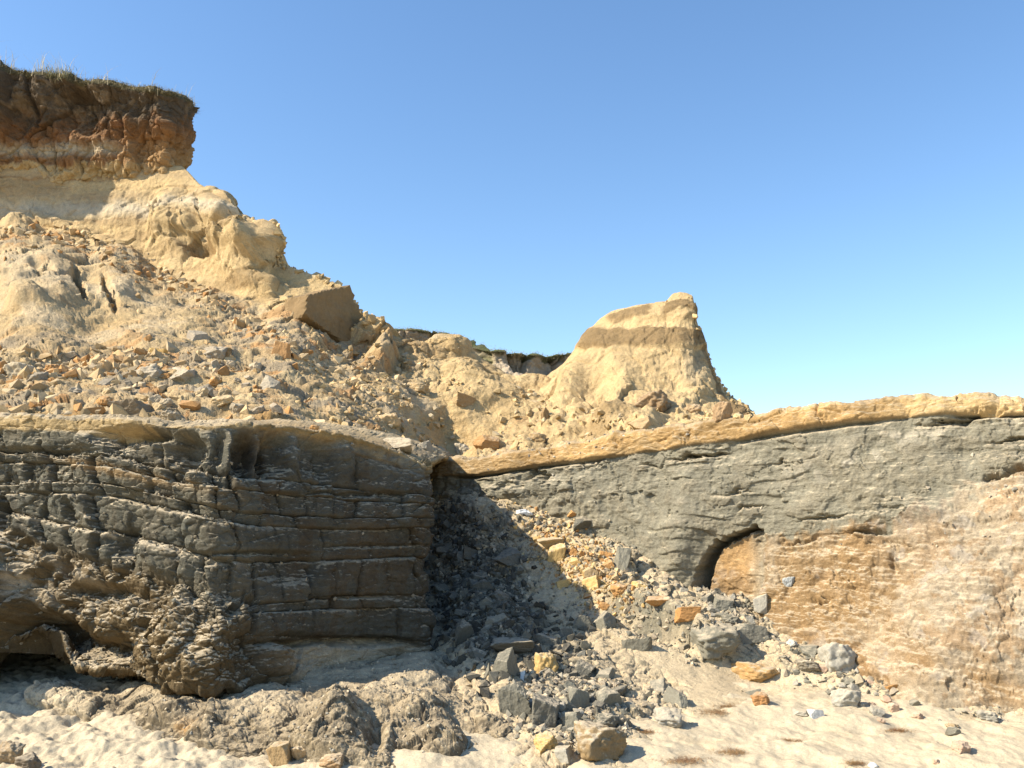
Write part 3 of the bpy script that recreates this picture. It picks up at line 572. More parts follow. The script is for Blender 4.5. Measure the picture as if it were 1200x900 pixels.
# ------------------------------------------------------------------ rubble fan in the bay
def fan():
    ts = [440, 480, 505, 520, 560, 620, 700, 760, 800, 830, 870, 905, 960, 1060, 1200]
    top = [560, 560, 562, 564, 574, 586, 618, 652, 682, 694, 700, 712, 752, 765, 800]
    dt = C([16, 15.6, 15.2, 14.9, 14.2, 13.55, 12.85, 12.2, 11.8, 11.45, 11.2, 11.1, 10.4, 9.8, 9.2])
    I = lambda xs, ys: np.interp(ts, xs, ys)
    m = I([440, 505, 560, 620, 700, 800, 870, 960, 1200], [680, 690, 690, 700, 715, 735, 750, 772, 815]); 
    dm = I([440, 505, 560, 620, 700, 800, 870, 960, 1200], [13.6, 13.0, 12.6, 12.0, 11.3, 10.8, 10.5, 10.0, 8.9])
    l = I([440, 505, 560, 620, 700, 800, 870, 960, 1200], [790, 790, 795, 800, 800, 790, 785, 792, 830])
    dl = I([440, 505, 560, 620, 700, 800, 870, 960, 1200], [10.5, 10.2, 9.75, 9.6, 9.6, 9.9, 10.0, 9.7, 8.6])
    b = I([440, 505, 560, 620, 700, 760, 800, 900, 1200], [850, 860, 885, 900, 895, 880, 850, 830, 870])
    db = I([440, 505, 560, 620, 700, 760, 800, 900, 1200], [8.2, 8.0, 7.35, 7.1, 7.2, 7.5, 8.15, 8.5, 7.7])
    tt = np.linspace(440, 1200, 860)
    k = 31; bb = row(ts, tt, ts, b, db, k)
    bb[:, 2] = ground_z(bb[:, 0], bb[:, 1])-.05
    R = row(ts, tt, ts, top, dt, k)
    ll = row(ts, tt, ts, l, dl, k); ll[:, 2] = np.maximum(ll[:, 2], ground_z(ll[:, 0], ll[:, 1])-.02)*.0+ground_z(ll[:, 0], ll[:, 1])+np.interp(tt, [440, 560, 640, 740, 800, 900, 1000, 1200], [.05, .14, .16, .1, .05, .02, -.02, -.05])
    rows = [R+C([0, .6, .0]), R, row(ts, tt, ts, m, dm, k), ll, bb, bb-C([0, .1, .3])]
    B, v = loft(rows, [0, .3, 1.5, 2.7, 3.7, 3.9], 560); B = blur_v(B, 61); px, py = pix(B); P = B; v2 = np.broadcast_to(v[:, None], px.shape)
    n1 = fbm(P, .9, 3, .5, 800); n2 = fbm(P, 4, 4, .55, 810); fr = facets(P, 3.2, 820, .9); fr2 = facets(P, 8, 825, .9); fr3 = facets(P, 17, 827, .9)
    sandy = np.clip(sst(px-np.interp(py, [740, 770, 800, 850, 900], [725, 735, 790, 800, 760]), -10, 30)*sst(py-np.interp(px, [700, 760, 830, 880, 960, 1200], [740, 752, 770, 780, 790, 850]), -4, 8), 0, 1)
    sandy = np.maximum(sandy, sst(-px, -640, -560)*sst(py, 835, 860))*(1-np.clip(blob(px, py, 765, 727, 62, 14, 24, 6), 0, 1))
    rough = (1-sandy)
    h = .05*n1+rough*(.05*fr+.018*fr2+.006*fr3+.02*n2)+sandy*(.012*n2-.01)
    for x, y, sx, sy, a, g in ((560, 720, 30, 60, .1, 0), (600, 740, 26, 22, .12, 30), (765, 727, 58, 11, .34, 24), (770, 745, 60, 6, -.08, 24), (832, 754, 26, 15, .2, 20), (570, 600, 50, 14, .12, 20)):
        h += a*blob(px, py, x, y, sx, sy, g, 3)
    cl = np.broadcast_to(C([.39, .315, .205]), P.shape).copy()
    cid = worley(P, 5.5, 830)[2]
    cl = mixc(cl, GREY*1.05, (cid > .55)*.75); cl = mixc(cl, [.42, .32, .19], (cid < .2)*.7)
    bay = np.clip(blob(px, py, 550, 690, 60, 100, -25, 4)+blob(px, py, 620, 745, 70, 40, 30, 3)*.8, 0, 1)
    cl = mixc(cl, GREY*.5, bay*(.72+.28*(cid > .3)))  # dark clay debris, painted darker still to deepen the shadow in the bay
    cl = mixc(cl, GREY*1.15, np.clip(blob(px, py, 770, 728, 66, 15, 22, 4)+blob(px, py, 830, 755, 28, 18, 20, 4)+blob(px, py, 850, 712, 40, 18, 0, 4)*.8, 0, 1)*.9)
    cl = mixc(cl, C([.46, .33, .16]), np.clip(blob(px, py, 675, 655, 60, 30, 38, 3), 0, 1)*.7*sst(n2, -.3, .2))
    cl = mixc(cl, PALE*[1, .97, .9], sst(n1+.6*n2, .0, .5)*.6*rough*(1-.75*bay)); cl = cl*(1-sandy[..., None])+SAND*sandy[..., None]
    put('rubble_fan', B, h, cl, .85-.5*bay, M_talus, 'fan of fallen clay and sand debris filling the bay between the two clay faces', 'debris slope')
fan()

# ------------------------------------------------------------------ low sandy clay ledges in front of the left bluff
def ledge():
    ts = [40, 90, 130, 200, 260, 300, 340, 400, 460, 500, 540, 575, 600]
    top = [784, 788, 792, 806, 815, 812, 802, 795, 790, 790, 796, 808, 830]
    dt = C([10.1, 10.0, 9.9, 9.7, 9.6, 9.9, 10.2, 10.5, 11., 11.2, 10.8, 10.2, 9.4])
    b = C([812, 824, 834, 852, 872, 874, 872, 884, 890, 894, 890, 872, 860]); db = C([9.1, 8.8, 8.5, 8.1, 7.75, 7.65, 7.65, 7.45, 7.35, 7.25, 7.35, 7.8, 8.1])
    c = C([800, 806, 812, 822, 828, 828, 820, 815, 812, 818, 824, 838, 850]); dc = C([9.4, 9.2, 9.0, 8.65, 8.3, 8.2, 8.2, 8.3, 8.5, 8.45, 8.3, 8.4, 8.3])
    tt = np.linspace(40, 600, 800)
    T0 = row(ts, tt, ts, top, dt, 31); Cc = row(ts, tt, ts, c, dc, 41); Bb = row(ts, tt, ts, b, db, 41)
    Cc[:, 2] = ground_z(Cc[:, 0], Cc[:, 1])+np.interp(tt, [40, 130, 200, 300, 400, 500, 560, 600], [.02, .06, .12, .16, .17, .16, .10, .0])
    T0[:, 2] = ground_z(T0[:, 0], T0[:, 1])+np.interp(tt, [40, 130, 200, 300, 400, 500, 560, 600], [.0, .02, .06, .12, .14, .12, .04, -.05])
    Bb[:, 2] = ground_z(Bb[:, 0], Bb[:, 1])-.04
    B, v = loft([T0+C([0, .5, -.2]), T0, Cc, Cc*.35+Bb*.65+C([0, 0, .05]), Bb, Bb-C([0, .05, .25])], [0, .3, 1.6, 2.0, 2.5, 2.7], 460); B = blur_v(B, 9)
    px, py = pix(B); P = B; v2 = np.broadcast_to(v[:, None], px.shape)
    n1 = fbm(P, 1.2, 3, .5, 900); n2 = fbm(P, 5, 4, .55, 905); rd = ridged(P, 3.5, 5, .65, 910, (1.3, 1, .7)); fr = facets(P, 6, 915, .9)
    q = (P[..., 2]-ground_z(P[..., 0], P[..., 1]))*14+1.2*n1; st = (q-np.floor(q))
    fm = sst(v2, 1.2, 1.7)*sst(-v2, -2.55, -2.3)
    h = .07*n1+.02*n2+(.014*(rd-1.2)+.008*fr+.004*fbm(P, 16, 3, .6, 918))*(.4+.6*sst(v2, .9, 1.4))
    h += .03*(sst(st, .0, .35)-.5)*(1-fm)
    lumpx = np.sin(P[..., 0]*4.2+2.5*n1); h += fm*(.08*lumpx+.05*facets(P, 2.6, 919, .7)+.02*facets(P, 7, 920, .8))
    for x, y, sx, sy, a in ((395, 850, 20, 20, .12), (440, 870, 10, 22, -.12), (500, 835, 30, 14, .1), (525, 865, 26, 18, .12), (470, 882, 16, 20, -.1), (330, 850, 24, 26, .08), (172, 812, 34, 8, .08), (195, 838, 22, 8, .08)):
        h += a*blob(px, py, x, y, sx, sy, 0, 3)
    cl = np.broadcast_to(C([.145, .115, .075]), P.shape).copy(); cl = mixc(cl, [.22, .17, .10], sst(n2, 0, .4)*.7)
    cl = mixc(cl, SAND*.9, sst(n1*.6+.7*n2, -.25, .15)*(1-fm)*.85+fm*sst(n2, .4, .7)*.4)
    cl = mixc(cl, SAND*.95, sst(-px, -130, -80)*.9)
    cl = mixc(cl, [.40, .24, .10], blob(px, py, 222, 853, 16, 9, 0, 4)*.8)
    put('clay_ledge', B, h, cl*.92, .5, M_talus, 'low dark clay ledge dusted with sand at the foot of the left bluff', 'ledge')
ledge()

# ------------------------------------------------------------------ rocks
def ico(level):
    bm = bmesh.new(); bmesh.ops.create_icosphere(bm, subdivisions=level, radius=1)
    V = np.array([v.co[:] for v in bm.verts]); Fc = np.array([[v.index for v in f.verts] for f in bm.faces]); bm.free()
    return V/np.linalg.norm(V, axis=1)[:, None], Fc
def rock_shape(V, seed, planes=11, rough=.03, boxy=.5):
    r = np.random.default_rng(seed); n = r.normal(size=(planes, 3)); n /= np.linalg.norm(n, axis=1)[:, None]
    ax = np.concatenate([np.eye(3), -np.eye(3)])+r.normal(size=(6, 3))*.3; ax /= np.linalg.norm(ax, axis=1)[:, None]
    N = np.concatenate([ax, n]); d = np.concatenate([r.uniform(.62, .85, 6)*(1.15-.3*boxy), r.uniform(.78, 1.05, planes)])
    q = V@N.T; rad = np.where(q > .05, d/np.maximum(q, .05), 9.).min(1)
    P = V*rad[:, None]
    P = P*(1+rough*fbm(P+seed*3.1, 2.2, 4, .6, seed)[:, None])
    lo, hi = P.min(0), P.max(0); return (P-(lo+hi)/2)/(hi-lo)
V5, F5 = ico(5); 
def rock_mesh(kind, seed):
    pl = {'block': (8, .07, 1.), 'shard': (9, .06, .6), 'lump': (18, .16, .2)}[kind]
    P = rock_shape(V5, seed, *pl); me = bpy.data.meshes.new('rock'); me.vertices.add(len(P)); me.vertices.foreach_set('co', P.reshape(-1).astype(np.float32))
    return finish(me, F5, 3, None, M_rock, kind == 'lump')
ROCKM = {k: [rock_mesh(k, 40+17*i+j*5) for i in range(n)] for j, (k, n) in enumerate((('block', 8), ('shard', 8), ('lump', 8)))}
dg = bpy.context.evaluated_depsgraph_get(); dg.update()
def cast(px, py):
    o = C([0, 0, EYE]); d = world(px, py, 10.)-o; d /= np.linalg.norm(d)
    hit, loc, nor, idx, ob, _ = sc.ray_cast(dg, Vector(o), Vector(d))
    return (C(loc), C(nor), ob.name) if hit else None
def place_rock(px, py, w, h, col, shape, label, group=None, dust=.5, tilt=.25, name='rock', cat='rock', rot=None, deep=.85, lift=(0, 0, 0)):
    c = cast(px, py+.38*h)
    if c is None: return None
    loc, nor, _ = c; d = loc[1]
    flat = nor[2] > .8 and d < 12
    wm, hm = 1.04*w/F*d, 1.04*h/F*d
    if shape == 'lump' and col[0] < .2 and random.random() < .7: shape = 'shard'
    if not flat:
        c2 = cast(px, py); 
        if c2 is not None and abs(c2[0][1]-d) < 2.5: loc = c2[0]
        p = loc+C([0, .12*wm, 0])
    else: p = loc+C([0, .3*wm, .26*hm])
    me = random.choice(ROCKM[shape]); o = bpy.data.objects.new(name, me); COL.objects.link(o)
    o.location = p+C(lift); o.rotation_euler = (random.uniform(-tilt, tilt), random.uniform(-tilt, tilt), random.choice([0, PI/2, PI, -PI/2])+random.uniform(-.35, .35) if rot is None else rot)
    o.scale = (wm, wm*deep if rot is not None else wm*random.uniform(.75, 1), hm*1.08)
    v = random.uniform(.9, 1.1); o.color = (*[min(1, x*v) for x in col], dust)
    o['label'] = label; o['category'] = cat
    if group: o['group'] = group
    return o
G1 = (.185, .172, .132); G2 = (.135, .126, .1); GP = (.30, .275, .22); YL = (.47, .32, .13); OR = (.40, .22, .085); TAN = (.45, .33, .18); BR = (.25, .175, .09); PK = (.42, .29, .2); WH = (.72, .7, .64); GB = (.3, .31, .3)
HERO = [
 (590, 779, 32, 38, G1, 'block', 'upright grey clay block with speckled face at the edge of the big shadow'),
 (570, 794, 14, 28, G1, 'shard', 'narrow grey clay shard standing left of the speckled upright block'),
 (640, 783, 33, 32, YL, 'lump', 'bright yellow ochre rock on top of the grey rubble'),
 (613, 796, 8, 15, WH, 'shard', 'small pointed white shard just left of the yellow ochre rock'),
 (604, 822, 40, 42, G1, 'lump', 'rounded grey clay boulder at the left end of the lower heap'),
 (641, 835, 44, 40, G2, 'block', 'large dark grey cube of clay with a shaded right side in the lower heap'),
 (686, 787, 28, 22, G2, 'lump', 'dark split clay lump right of the yellow ochre rock'),
 (708, 793, 30, 17, G1, 'block', 'flat grey clay slab at the top right of the lower heap'),
 (679, 820, 26, 30, G1, 'shard', 'upright grey clay chunk in the middle of the lower heap'),
 (714, 826, 34, 34, G1, 'shard', 'wedge shaped grey clay chunk at the right of the lower heap'),
 (713, 846, 26, 17, G2, 'lump', 'low rounded clay lump below the wedge shaped chunk'),
 (732, 850, 20, 15, G2, 'lump', 'small rounded clay lump at the right foot of the heap'),
 (672, 845, 28, 24, G1, 'block', 'tilted grey clay slab below the middle of the lower heap'),
 (706, 873, 66, 42, BR, 'lump', 'big brown boulder caked with sand at the bottom of the heap'),
 (640, 871, 32, 17, YL, 'lump', 'low ochre lump at the lower left foot of the heap'),
 (662, 885, 30, 18, GP, 'block', 'pale grey slab left of the sand caked boulder'),
 (792, 824, 38, 28, G1, 'block', 'square grey clay block lying alone on the open sand'),
 (785, 843, 38, 20, GP, 'lump', 'sandy lump under the lone square block'),
 (772, 809, 28, 15, G1, 'shard', 'flat grey slab behind the lone square block'),
 (748, 762, 32, 26, G1, 'block', 'grey clay block casting a short shadow under the long clay rib'),
 (681, 735, 24, 24, G1, 'shard', 'triangular grey slab beside the shadow edge'),
 (708, 733, 38, 28, G1, 'lump', 'sandy grey mound left of the long clay rib'),
 (773, 708, 30, 17, OR, 'block', 'light orange block lying on the long clay rib'),
 (806, 719, 30, 17, (.38, .2, .075), 'block', 'rust orange block beside the light orange one'),
 (652, 655, 22, 34, YL, 'shard', 'tall pale yellow slab standing in the rubble fan'),
 (696, 687, 32, 22, YL, 'block', 'large yellow block at the foot of the yellow debris'),
 (661, 686, 20, 17, YL, 'block', 'square yellow block left of the large yellow one'),
 (674, 660, 22, 13, YL, 'shard', 'slanting yellow slab right of the tall pale slab'),
 (709, 653, 20, 13, OR, 'block', 'layered ochre piece below the grey wall'),
 (731, 656, 24, 30, G1, 'lump', 'grey clay lump leaning on the wall foot'),
 (686, 615, 28, 19, G2, 'shard', 'dark triangular clay piece high on the fan'),
 (645, 636, 36, 13, (.38, .26, .12), 'block', 'brownish yellow slab above the tall pale slab'),
 (727, 692, 22, 13, OR, 'lump', 'orange lump right of the large yellow block'),
 (750, 688, 22, 13, YL, 'lump', 'pale orange lump near the foot of the grey wall'),
 (690, 671, 20, 15, YL, 'block', 'yellow block just above the large yellow one'),
 (840, 752, 54, 36, G1, 'lump', 'massive grey clay block at the right end of the clay rib'),
 (885, 788, 68, 28, (.38, .235, .1), 'lump', 'long orange brown boulder with a sandy crust on open sand'),
 (881, 745, 42, 24, G1, 'shard', 'grey wedge of clay pointing right above the orange boulder'),
 (893, 820, 20, 15, (.36, .19, .08), 'lump', 'small rusty stone below the long orange boulder'),
 (884, 811, 17, 9, G1, 'lump', 'small grey stone touching the rusty stone'),
 (846, 709, 34, 22, G1, 'block', 'grey clay block below the arched hollow'),
 (856, 725, 24, 14, G1, 'lump', 'low grey lump under the block below the arch'),
 (829, 705, 20, 18, G2, 'shard', 'dark clay chunk at the left foot of the arch'),
 (893, 708, 18, 22, GP, 'shard', 'pale grey shard at the right foot of the arch'),
 (951, 763, 28, 12, G1, 'lump', 'flat grey lump at the foot of the orange bank'),
 (991, 772, 42, 38, GP, 'lump', 'large pale grey lump leaning on the orange bank'),
 (996, 820, 36, 22, GP, 'lump', 'pale crumbly lump on the sand below the orange bank'),
 (948, 782, 28, 13, (.22, .19, .14), 'lump', 'dark crumbly lump left of the large pale lump'),
 (1044, 808, 15, 9, OR, 'block', 'small orange brick coloured chip in the debris below the bank'),
 (1049, 830, 13, 11, PK, 'lump', 'small pinkish stone below the orange chip'),
 (1077, 839, 13, 9, PK, 'lump', 'pinkish stone alone on sand right of the debris'),
 (1034, 845, 9, 7, PK, 'lump', 'tiny pink stone on the sand below the debris'),
 (1119, 858, 17, 10, G1, 'lump', 'small smooth grey stone on sand at right'),
 (1119, 851, 18, 6, BR, 'lump', 'flat brown stone behind the small smooth grey stone'),
 (1130, 877, 21, 13, PK, 'lump', 'pinkish brown stone at lower right of the beach'),
 (1098, 893, 8, 6, PK, 'lump', 'tiny brown stone near the bottom right edge of the sand'),
 (939, 835, 22, 9, GP, 'shard', 'flat grey stone on open sand left of the white one'),
 (958, 837, 19, 11, (.55, .53, .48), 'shard', 'whitish cracked stone on open sand'),
 (930, 754, 14, 10, (.5, .46, .38), 'lump', 'pale stone at the top of the grey debris by the orange bank'),
 (1030, 834, 20, 11, GP, 'shard', 'pale flat stone left of the pinkish stones'),
 (1161, 840, 24, 13, GP, 'lump', 'pale grey stone at the foot of the sandy apron'),
 (925, 683, 17, 15, GB, 'lump', 'bluish grey lump stuck in the orange bank'),
 (210, 438, 48, 30, (.40, .33, .23), 'shard', 'big pale boulder in the middle of the upper clods'),
 (173, 439, 38, 28, (.37, .31, .22), 'lump', 'pale lump touching the left side of the big pale boulder'),
 (154, 477, 46, 24, (.2, .16, .11), 'shard', 'dark rock on the rim above the left bluff'),
 (252, 417, 30, 24, (.30, .25, .18), 'lump', 'rounded grey clod up and right of the big pale boulder'),
 (313, 452, 36, 28, (.30, .255, .185), 'shard', 'large grey clod above the right part of the rim'),
 (329, 415, 25, 28, (.37, .215, .095), 'shard', 'rusty upright clod with a dark right side'),
 (230, 398, 28, 26, (.34, .28, .2), 'shard', 'grey clod above the rounded one in the upper debris'),
 (184, 415, 24, 16, YL, 'block', 'ochre slab above the big pale boulder'),
 (252, 450, 20, 18, OR, 'lump', 'orange clod right of the big pale boulder'),
 (127, 461, 22, 16, TAN, 'lump', 'tan clod up and left of the dark rim rock'),
 (91, 461, 30, 16, (.3, .25, .18), 'lump', 'greyish clod lying left of the tan clod'),
 (20, 440, 44, 32, (.44, .36, .24), 'lump', 'pale smooth lump at the left edge above the rim'),
 (198, 487, 22, 13, (.27, .22, .15), 'lump', 'small dark clod right of the dark rim rock'),
 (279, 481, 24, 16, (.27, .22, .15), 'lump', 'crumbly brown clod just above the rim'),
 (323, 476, 18, 16, (.3, .24, .17), 'shard', 'angular clod under the large grey clod'),
 (547, 471, 30, 16, (.3, .2, .1), 'block', 'brown block in the middle of the sand slope'),
 (490, 456, 24, 14, (.36, .26, .14), 'lump', 'brownish lump up and left of the brown block'),
 (640, 491, 14, 26, (.3, .2, .1), 'lump', 'upright brown patch of sand below the dip'),
 (630, 515, 20, 15, (.32, .22, .11), 'lump', 'brown lump below the upright brown one'),
 (456, 495, 26, 22, (.42, .29, .15), 'lump', 'tan lump above the end of the left rim'),
 (496, 526, 30, 24, (.34, .29, .21), 'block', 'square pale grey block where the two clay faces meet'),
 (462, 519, 50, 16, (.36, .3, .21), 'block', 'long pale slab left of the square grey block'),
 (570, 522, 32, 22, (.36, .21, .09), 'shard', 'rusty clod above the junction of the clay faces'),
 (542, 527, 20, 14, (.42, .36, .26), 'lump', 'pale clod between the square block and the rusty clod'),
 (767, 474, 46, 28, (.31, .21, .115), 'lump', 'large brown boulder at the foot of the pyramid'),
 (849, 481, 24, 26, (.33, .22, .12), 'lump', 'brown lump at the right foot of the pyramid'),
 (812, 482, 22, 15, (.36, .25, .14), 'lump', 'small brown lump between the two larger ones under the pyramid'),
 (752, 498, 34, 20, (.42, .3, .16), 'shard', 'tan block below the large brown boulder of the pyramid'),
 (866, 487, 12, 10, BUFF, 'lump', 'small buff clod on the right toe of the pyramid'),
 (876, 486, 9, 12, BUFF, 'shard', 'pointed buff clod on the right toe of the pyramid'),
 (6, 884, 30, 24, (.3, .22, .13), 'lump', 'brown stone cut off by the bottom left corner'),
 (28, 894, 28, 16, (.15, .12, .085), 'lump', 'dark low stone beside the brown one at bottom left'),
 (328, 885, 26, 26, (.38, .26, .13), 'shard', 'ochre stone in front of the low clay ledge'),
 (352, 882, 22, 16, (.38, .27, .15), 'lump', 'sandy ochre stone right of the taller ochre one'),
 (388, 893, 26, 14, (.33, .22, .12), 'lump', 'low brown stone at the bottom edge under the ledge'),
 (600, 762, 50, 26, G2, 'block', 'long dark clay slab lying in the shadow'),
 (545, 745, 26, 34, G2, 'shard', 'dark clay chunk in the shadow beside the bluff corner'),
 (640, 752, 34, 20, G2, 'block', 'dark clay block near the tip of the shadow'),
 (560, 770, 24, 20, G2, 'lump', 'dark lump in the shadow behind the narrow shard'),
]
for (x, y, w, h, c, s, lab) in HERO:
    place_rock(x, y, w, h, tuple(c), s, lab, dust=.85 if 'sand' in lab or 'pale' in lab else .6, tilt=.2)
# the brown banded block on the ridge
place_rock(374, 368, 98, 92, (.19, .13, .065), 'block', 'big square block of brown banded sand on the ridge with a shaded right side', dust=.1, tilt=.0, rot=-.42, deep=1.3, lift=(.0, -.25, -.2))
o = place_rock(615, 604, 21, 8, (.85, .85, .83), 'lump', 'white oval float lying high on the rubble fan', dust=0, tilt=.1, name='white_float', cat='float', rot=.1, deep=.5)
if o: o.location.z += .03
o = place_rock(1024, 897, 10, 6, (.85, .85, .83), 'shard', 'small white scrap on the sand at the bottom edge', dust=0, tilt=.2, name='white_scrap', cat='scrap')

ZONES = [  # count, centre, spread, angle, size range px, colours, shapes, label, group
 (34, (665, 825), (58, 30), 10, (8, 20), (G1, G2, GP), ('block', 'shard', 'lump'), 'grey clay piece among others in the lower rubble heap', 'grey clay pieces of the lower heap'),
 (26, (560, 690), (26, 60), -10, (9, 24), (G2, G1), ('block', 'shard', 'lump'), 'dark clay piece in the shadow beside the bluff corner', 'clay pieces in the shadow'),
 (24, (680, 660), (48, 26), 38, (6, 15), (YL, OR, TAN), ('block', 'shard'), 'yellow or orange piece in the streak of yellow debris', 'yellow pieces on the rubble fan'),
 (20, (850, 710), (36, 18), 10, (7, 16), (G1, GP), ('block', 'shard', 'lump'), 'grey piece in the small heap under the arched hollow', 'grey pieces under the arch'),
 (22, (1000, 795), (58, 22), 15, (6, 13), (GP, G1, PK), ('shard', 'lump'), 'small stone in the debris under the orange bank', 'small stones under the orange bank'),
 (44, (170, 445), (150, 28), 3, (9, 22), ((.3, .25, .18), TAN, OR, (.42, .34, .23)), ('shard', 'lump'), 'earthy clod among the clods above the left rim', 'clods above the left rim'),
 (18, (430, 470), (60, 26), 20, (8, 16), (BUFF*.9, TAN, (.38, .26, .14)), ('shard', 'lump'), 'buff clod on the middle of the sand slope', 'clods on the sand slope'),
]
for n, (cx, cy), (sx, sy), ang, (s0, s1), cols, shp, lab, grp in ZONES:
    ca, sa = math.cos(math.radians(ang)), math.sin(math.radians(ang))
    for i in range(n):
        a, b = random.gauss(0, .6)*sx, random.gauss(0, .6)*sy; s = s0+(s1-s0)*random.random()**2
        x, y = cx+a*ca-b*sa, cy+a*sa+b*ca
        place_rock(x, y, s*random.uniform(.9, 1.5), s*random.uniform(.6, 1.), tuple(random.choice(cols)), random.choice(shp), lab, grp, dust=.3, tilt=.5)

# ------------------------------------------------------------------ fine rubble, one mesh per patch
def hull(seed, n=11):
    r = np.random.default_rng(seed); q = r.uniform(-1, 1, (n, 3)); q = q/np.maximum(np.abs(q).max(1), .55)[:, None]*r.uniform(.75, 1, n)[:, None]
    bm = bmesh.new(); [bm.verts.new(p) for p in q]; bmesh.ops.convex_hull(bm, input=bm.verts[:]); bmesh.ops.triangulate(bm, faces=bm.faces[:])
    bm.verts.index_update(); V = np.array([v.co[:] for v in bm.verts]); Fc = np.array([[v.index for v in f.verts] for f in bm.faces]); bm.free()
    lo, hi = V.min(0), V.max(0); return (V-(lo+hi)/2)/(hi-lo), Fc
TPL = [hull(900+i, 9+i % 6) for i in range(24)]
def scatter(name, sheets, dens, n, size, cols, label, cat='rubble', lift=.15, power=2.6, hi=False):
    Vs, Fs, Cs, off = [], [], [], 0
    for sh in sheets:
        P, N = SHEETS[sh]; px, py = pix(P)
        area = np.linalg.norm(np.cross(np.gradient(P, axis=0), np.gradient(P, axis=1)), axis=-1)
        w = dens(px, py, P, N)*area/np.maximum(P[..., 1], 3)**1.0; w = np.where((px > -80) & (px < 1290) & (py < 960) & (P[..., 1] > 4), w, 0).ravel()
        if w.sum() <= 0: continue
        m = n//len(sheets); ii = RNG.choice(len(w), m, p=w/w.sum())
        p = P.reshape(-1, 3)[ii]; nr = N.reshape(-1, 3)[ii]
        s = size[0]+(size[1]-size[0])*RNG.random(m)**power
        k = RNG.integers(0, len(TPL), m); q = RNG.normal(size=(m, 4)); q /= np.linalg.norm(q, axis=1)[:, None]
        a, b, c, d = q.T
        Rm = np.stack([1-2*(c*c+d*d), 2*(b*c-a*d), 2*(b*d+a*c), 2*(b*c+a*d), 1-2*(b*b+d*d), 2*(c*d-a*b), 2*(b*d-a*c), 2*(c*d+a*b), 1-2*(b*b+c*c)], -1).reshape(-1, 3, 3)
        ax = s[:, None]*RNG.uniform(.5, 1.15, (m, 3)); c0 = p+nr*(s*lift)[:, None]
        Cc = np.asarray(cols)[RNG.integers(0, len(cols), m)]*RNG.uniform(.7, 1.25, m)[:, None]; Cc = np.concatenate([Cc, np.full((m, 1), .5)], 1)
        for t, (TV, TF) in enumerate(TPL):
            g = np.nonzero(k == t)[0]
            if not len(g): continue
            X = np.einsum('mij,mkj->mki', Rm[g], TV[None]*ax[g][:, None, :])+c0[g][:, None, :]
            Vs.append(X.reshape(-1, 3)); Fs.append((TF[None]+(np.arange(len(g))*len(TV))[:, None, None]).reshape(-1, 3)+off); off += len(g)*len(TV)
            Cs.append(np.repeat(Cc[g], len(TV), 0))
    Vv = np.concatenate(Vs); me = bpy.data.meshes.new(name); me.vertices.add(len(Vv)); me.vertices.foreach_set('co', Vv.reshape(-1).astype(np.float32))
    finish(me, np.concatenate(Fs), 3, np.concatenate(Cs), M_rub, False)
    return link(name, me, label, cat, kind='stuff')
dfan = lambda px, py, P, N: (blob(px, py, 665, 825, 80, 48, 10, 4)*1.6+blob(px, py, 560, 680, 50, 90, -15, 4)+blob(px, py, 600, 620, 60, 40, 10, 4)*.6+blob(px, py, 850, 722, 60, 28, 10, 4)*1.2+blob(px, py, 780, 745, 70, 20, 20, 4)*.5
                             +blob(px, py, 1000, 790, 90, 28, 12, 4)*.9+blob(px, py, 720, 680, 60, 60, 40, 4)*.6+blob(px, py, 1130, 830, 60, 8, 15, 4)*.5+.012)
scatter('grey_rubble', ['rubble_fan'], dfan, 13000, (.007, .085), [G1, G2, (.22, .2, .155), (.34, .28, .2), (.42, .35, .25), (.4, .33, .22)], 'fine grey clay rubble strewn over the fan in the bay', power=4, lift=.02)
dy = lambda px, py, P, N: blob(px, py, 680, 660, 70, 30, 38, 3)+.25*blob(px, py, 640, 610, 50, 20, 20, 3)
scatter('dark_rubble', ['rubble_fan'], lambda px, py, P, N: blob(px, py, 550, 690, 60, 95, -25, 4)+blob(px, py, 620, 745, 70, 36, 30, 3)*.7, 2600, (.01, .16), [(.09, .085, .068), (.07, .066, .055), G2, (.11, .1, .075)], 'dark broken clay piled in the shadow beside the bluff corner', power=3, lift=.0)  # dark clay, with the bay's shadow painted into its tones
scatter('yellow_rubble', ['rubble_fan'], dy, 1800, (.010, .075), [YL, OR, TAN, (.5, .38, .2)], 'fine yellow and orange rubble in a streak down the fan')
def dup_(px, py, P, N):
    ln = np.interp(px, [0, 60, 150, 220, 300, 380, 450], [272, 272, 302, 338, 385, 425, 460])
    pt = sst(fbm(P, .45, 3, .55, 19), -.12, .22)
    return (.10+.9*pt)*sst(py, 390, 430)*sst(-px, -520, -400)*1.5+np.exp(-((py-ln)/12)**2)*sst(-px, -470, -380)*sst(py, 252, 272)*2.2+pt*(sst(py-ln, 0, 30)*.14*(px < 640)+.03*(py > 330))*(1-.85*np.clip(blob(px, py, 40, 330, 60, 46, 20, 3)+blob(px, py, 160, 345, 60, 30, 30, 3)+blob(px, py, 300, 380, 60, 30, 40, 3), 0, 1))
scatter('earthy_clods', ['sand_slope'], dup_, 10500, (.012, .24), [(.34, .27, .17), TAN, (.44, .30, .15), (.48, .36, .21), (.52, .39, .22), (.42, .23, .09)], 'small earthy clods littering the slumped slope', power=7, lift=-.08)
dsl = lambda px, py, P, N: sst(py-np.interp(px, [300, 400, 520, 640, 700, 860], [330, 360, 425, 460, 470, 485]), 0, 20)*sst(px, 330, 420)*(.3+sst(fbm(P, .8, 3, .5, 11), 0, .3))
scatter('buff_clods', ['sand_slope', 'sand_pyramid'], dsl, 8000, (.015, .14), [BUFF, BUFF*.9, BUFF*.75, (.5, .4, .25)], 'crumbs of buff sand below the ridge and the pyramid', power=3)
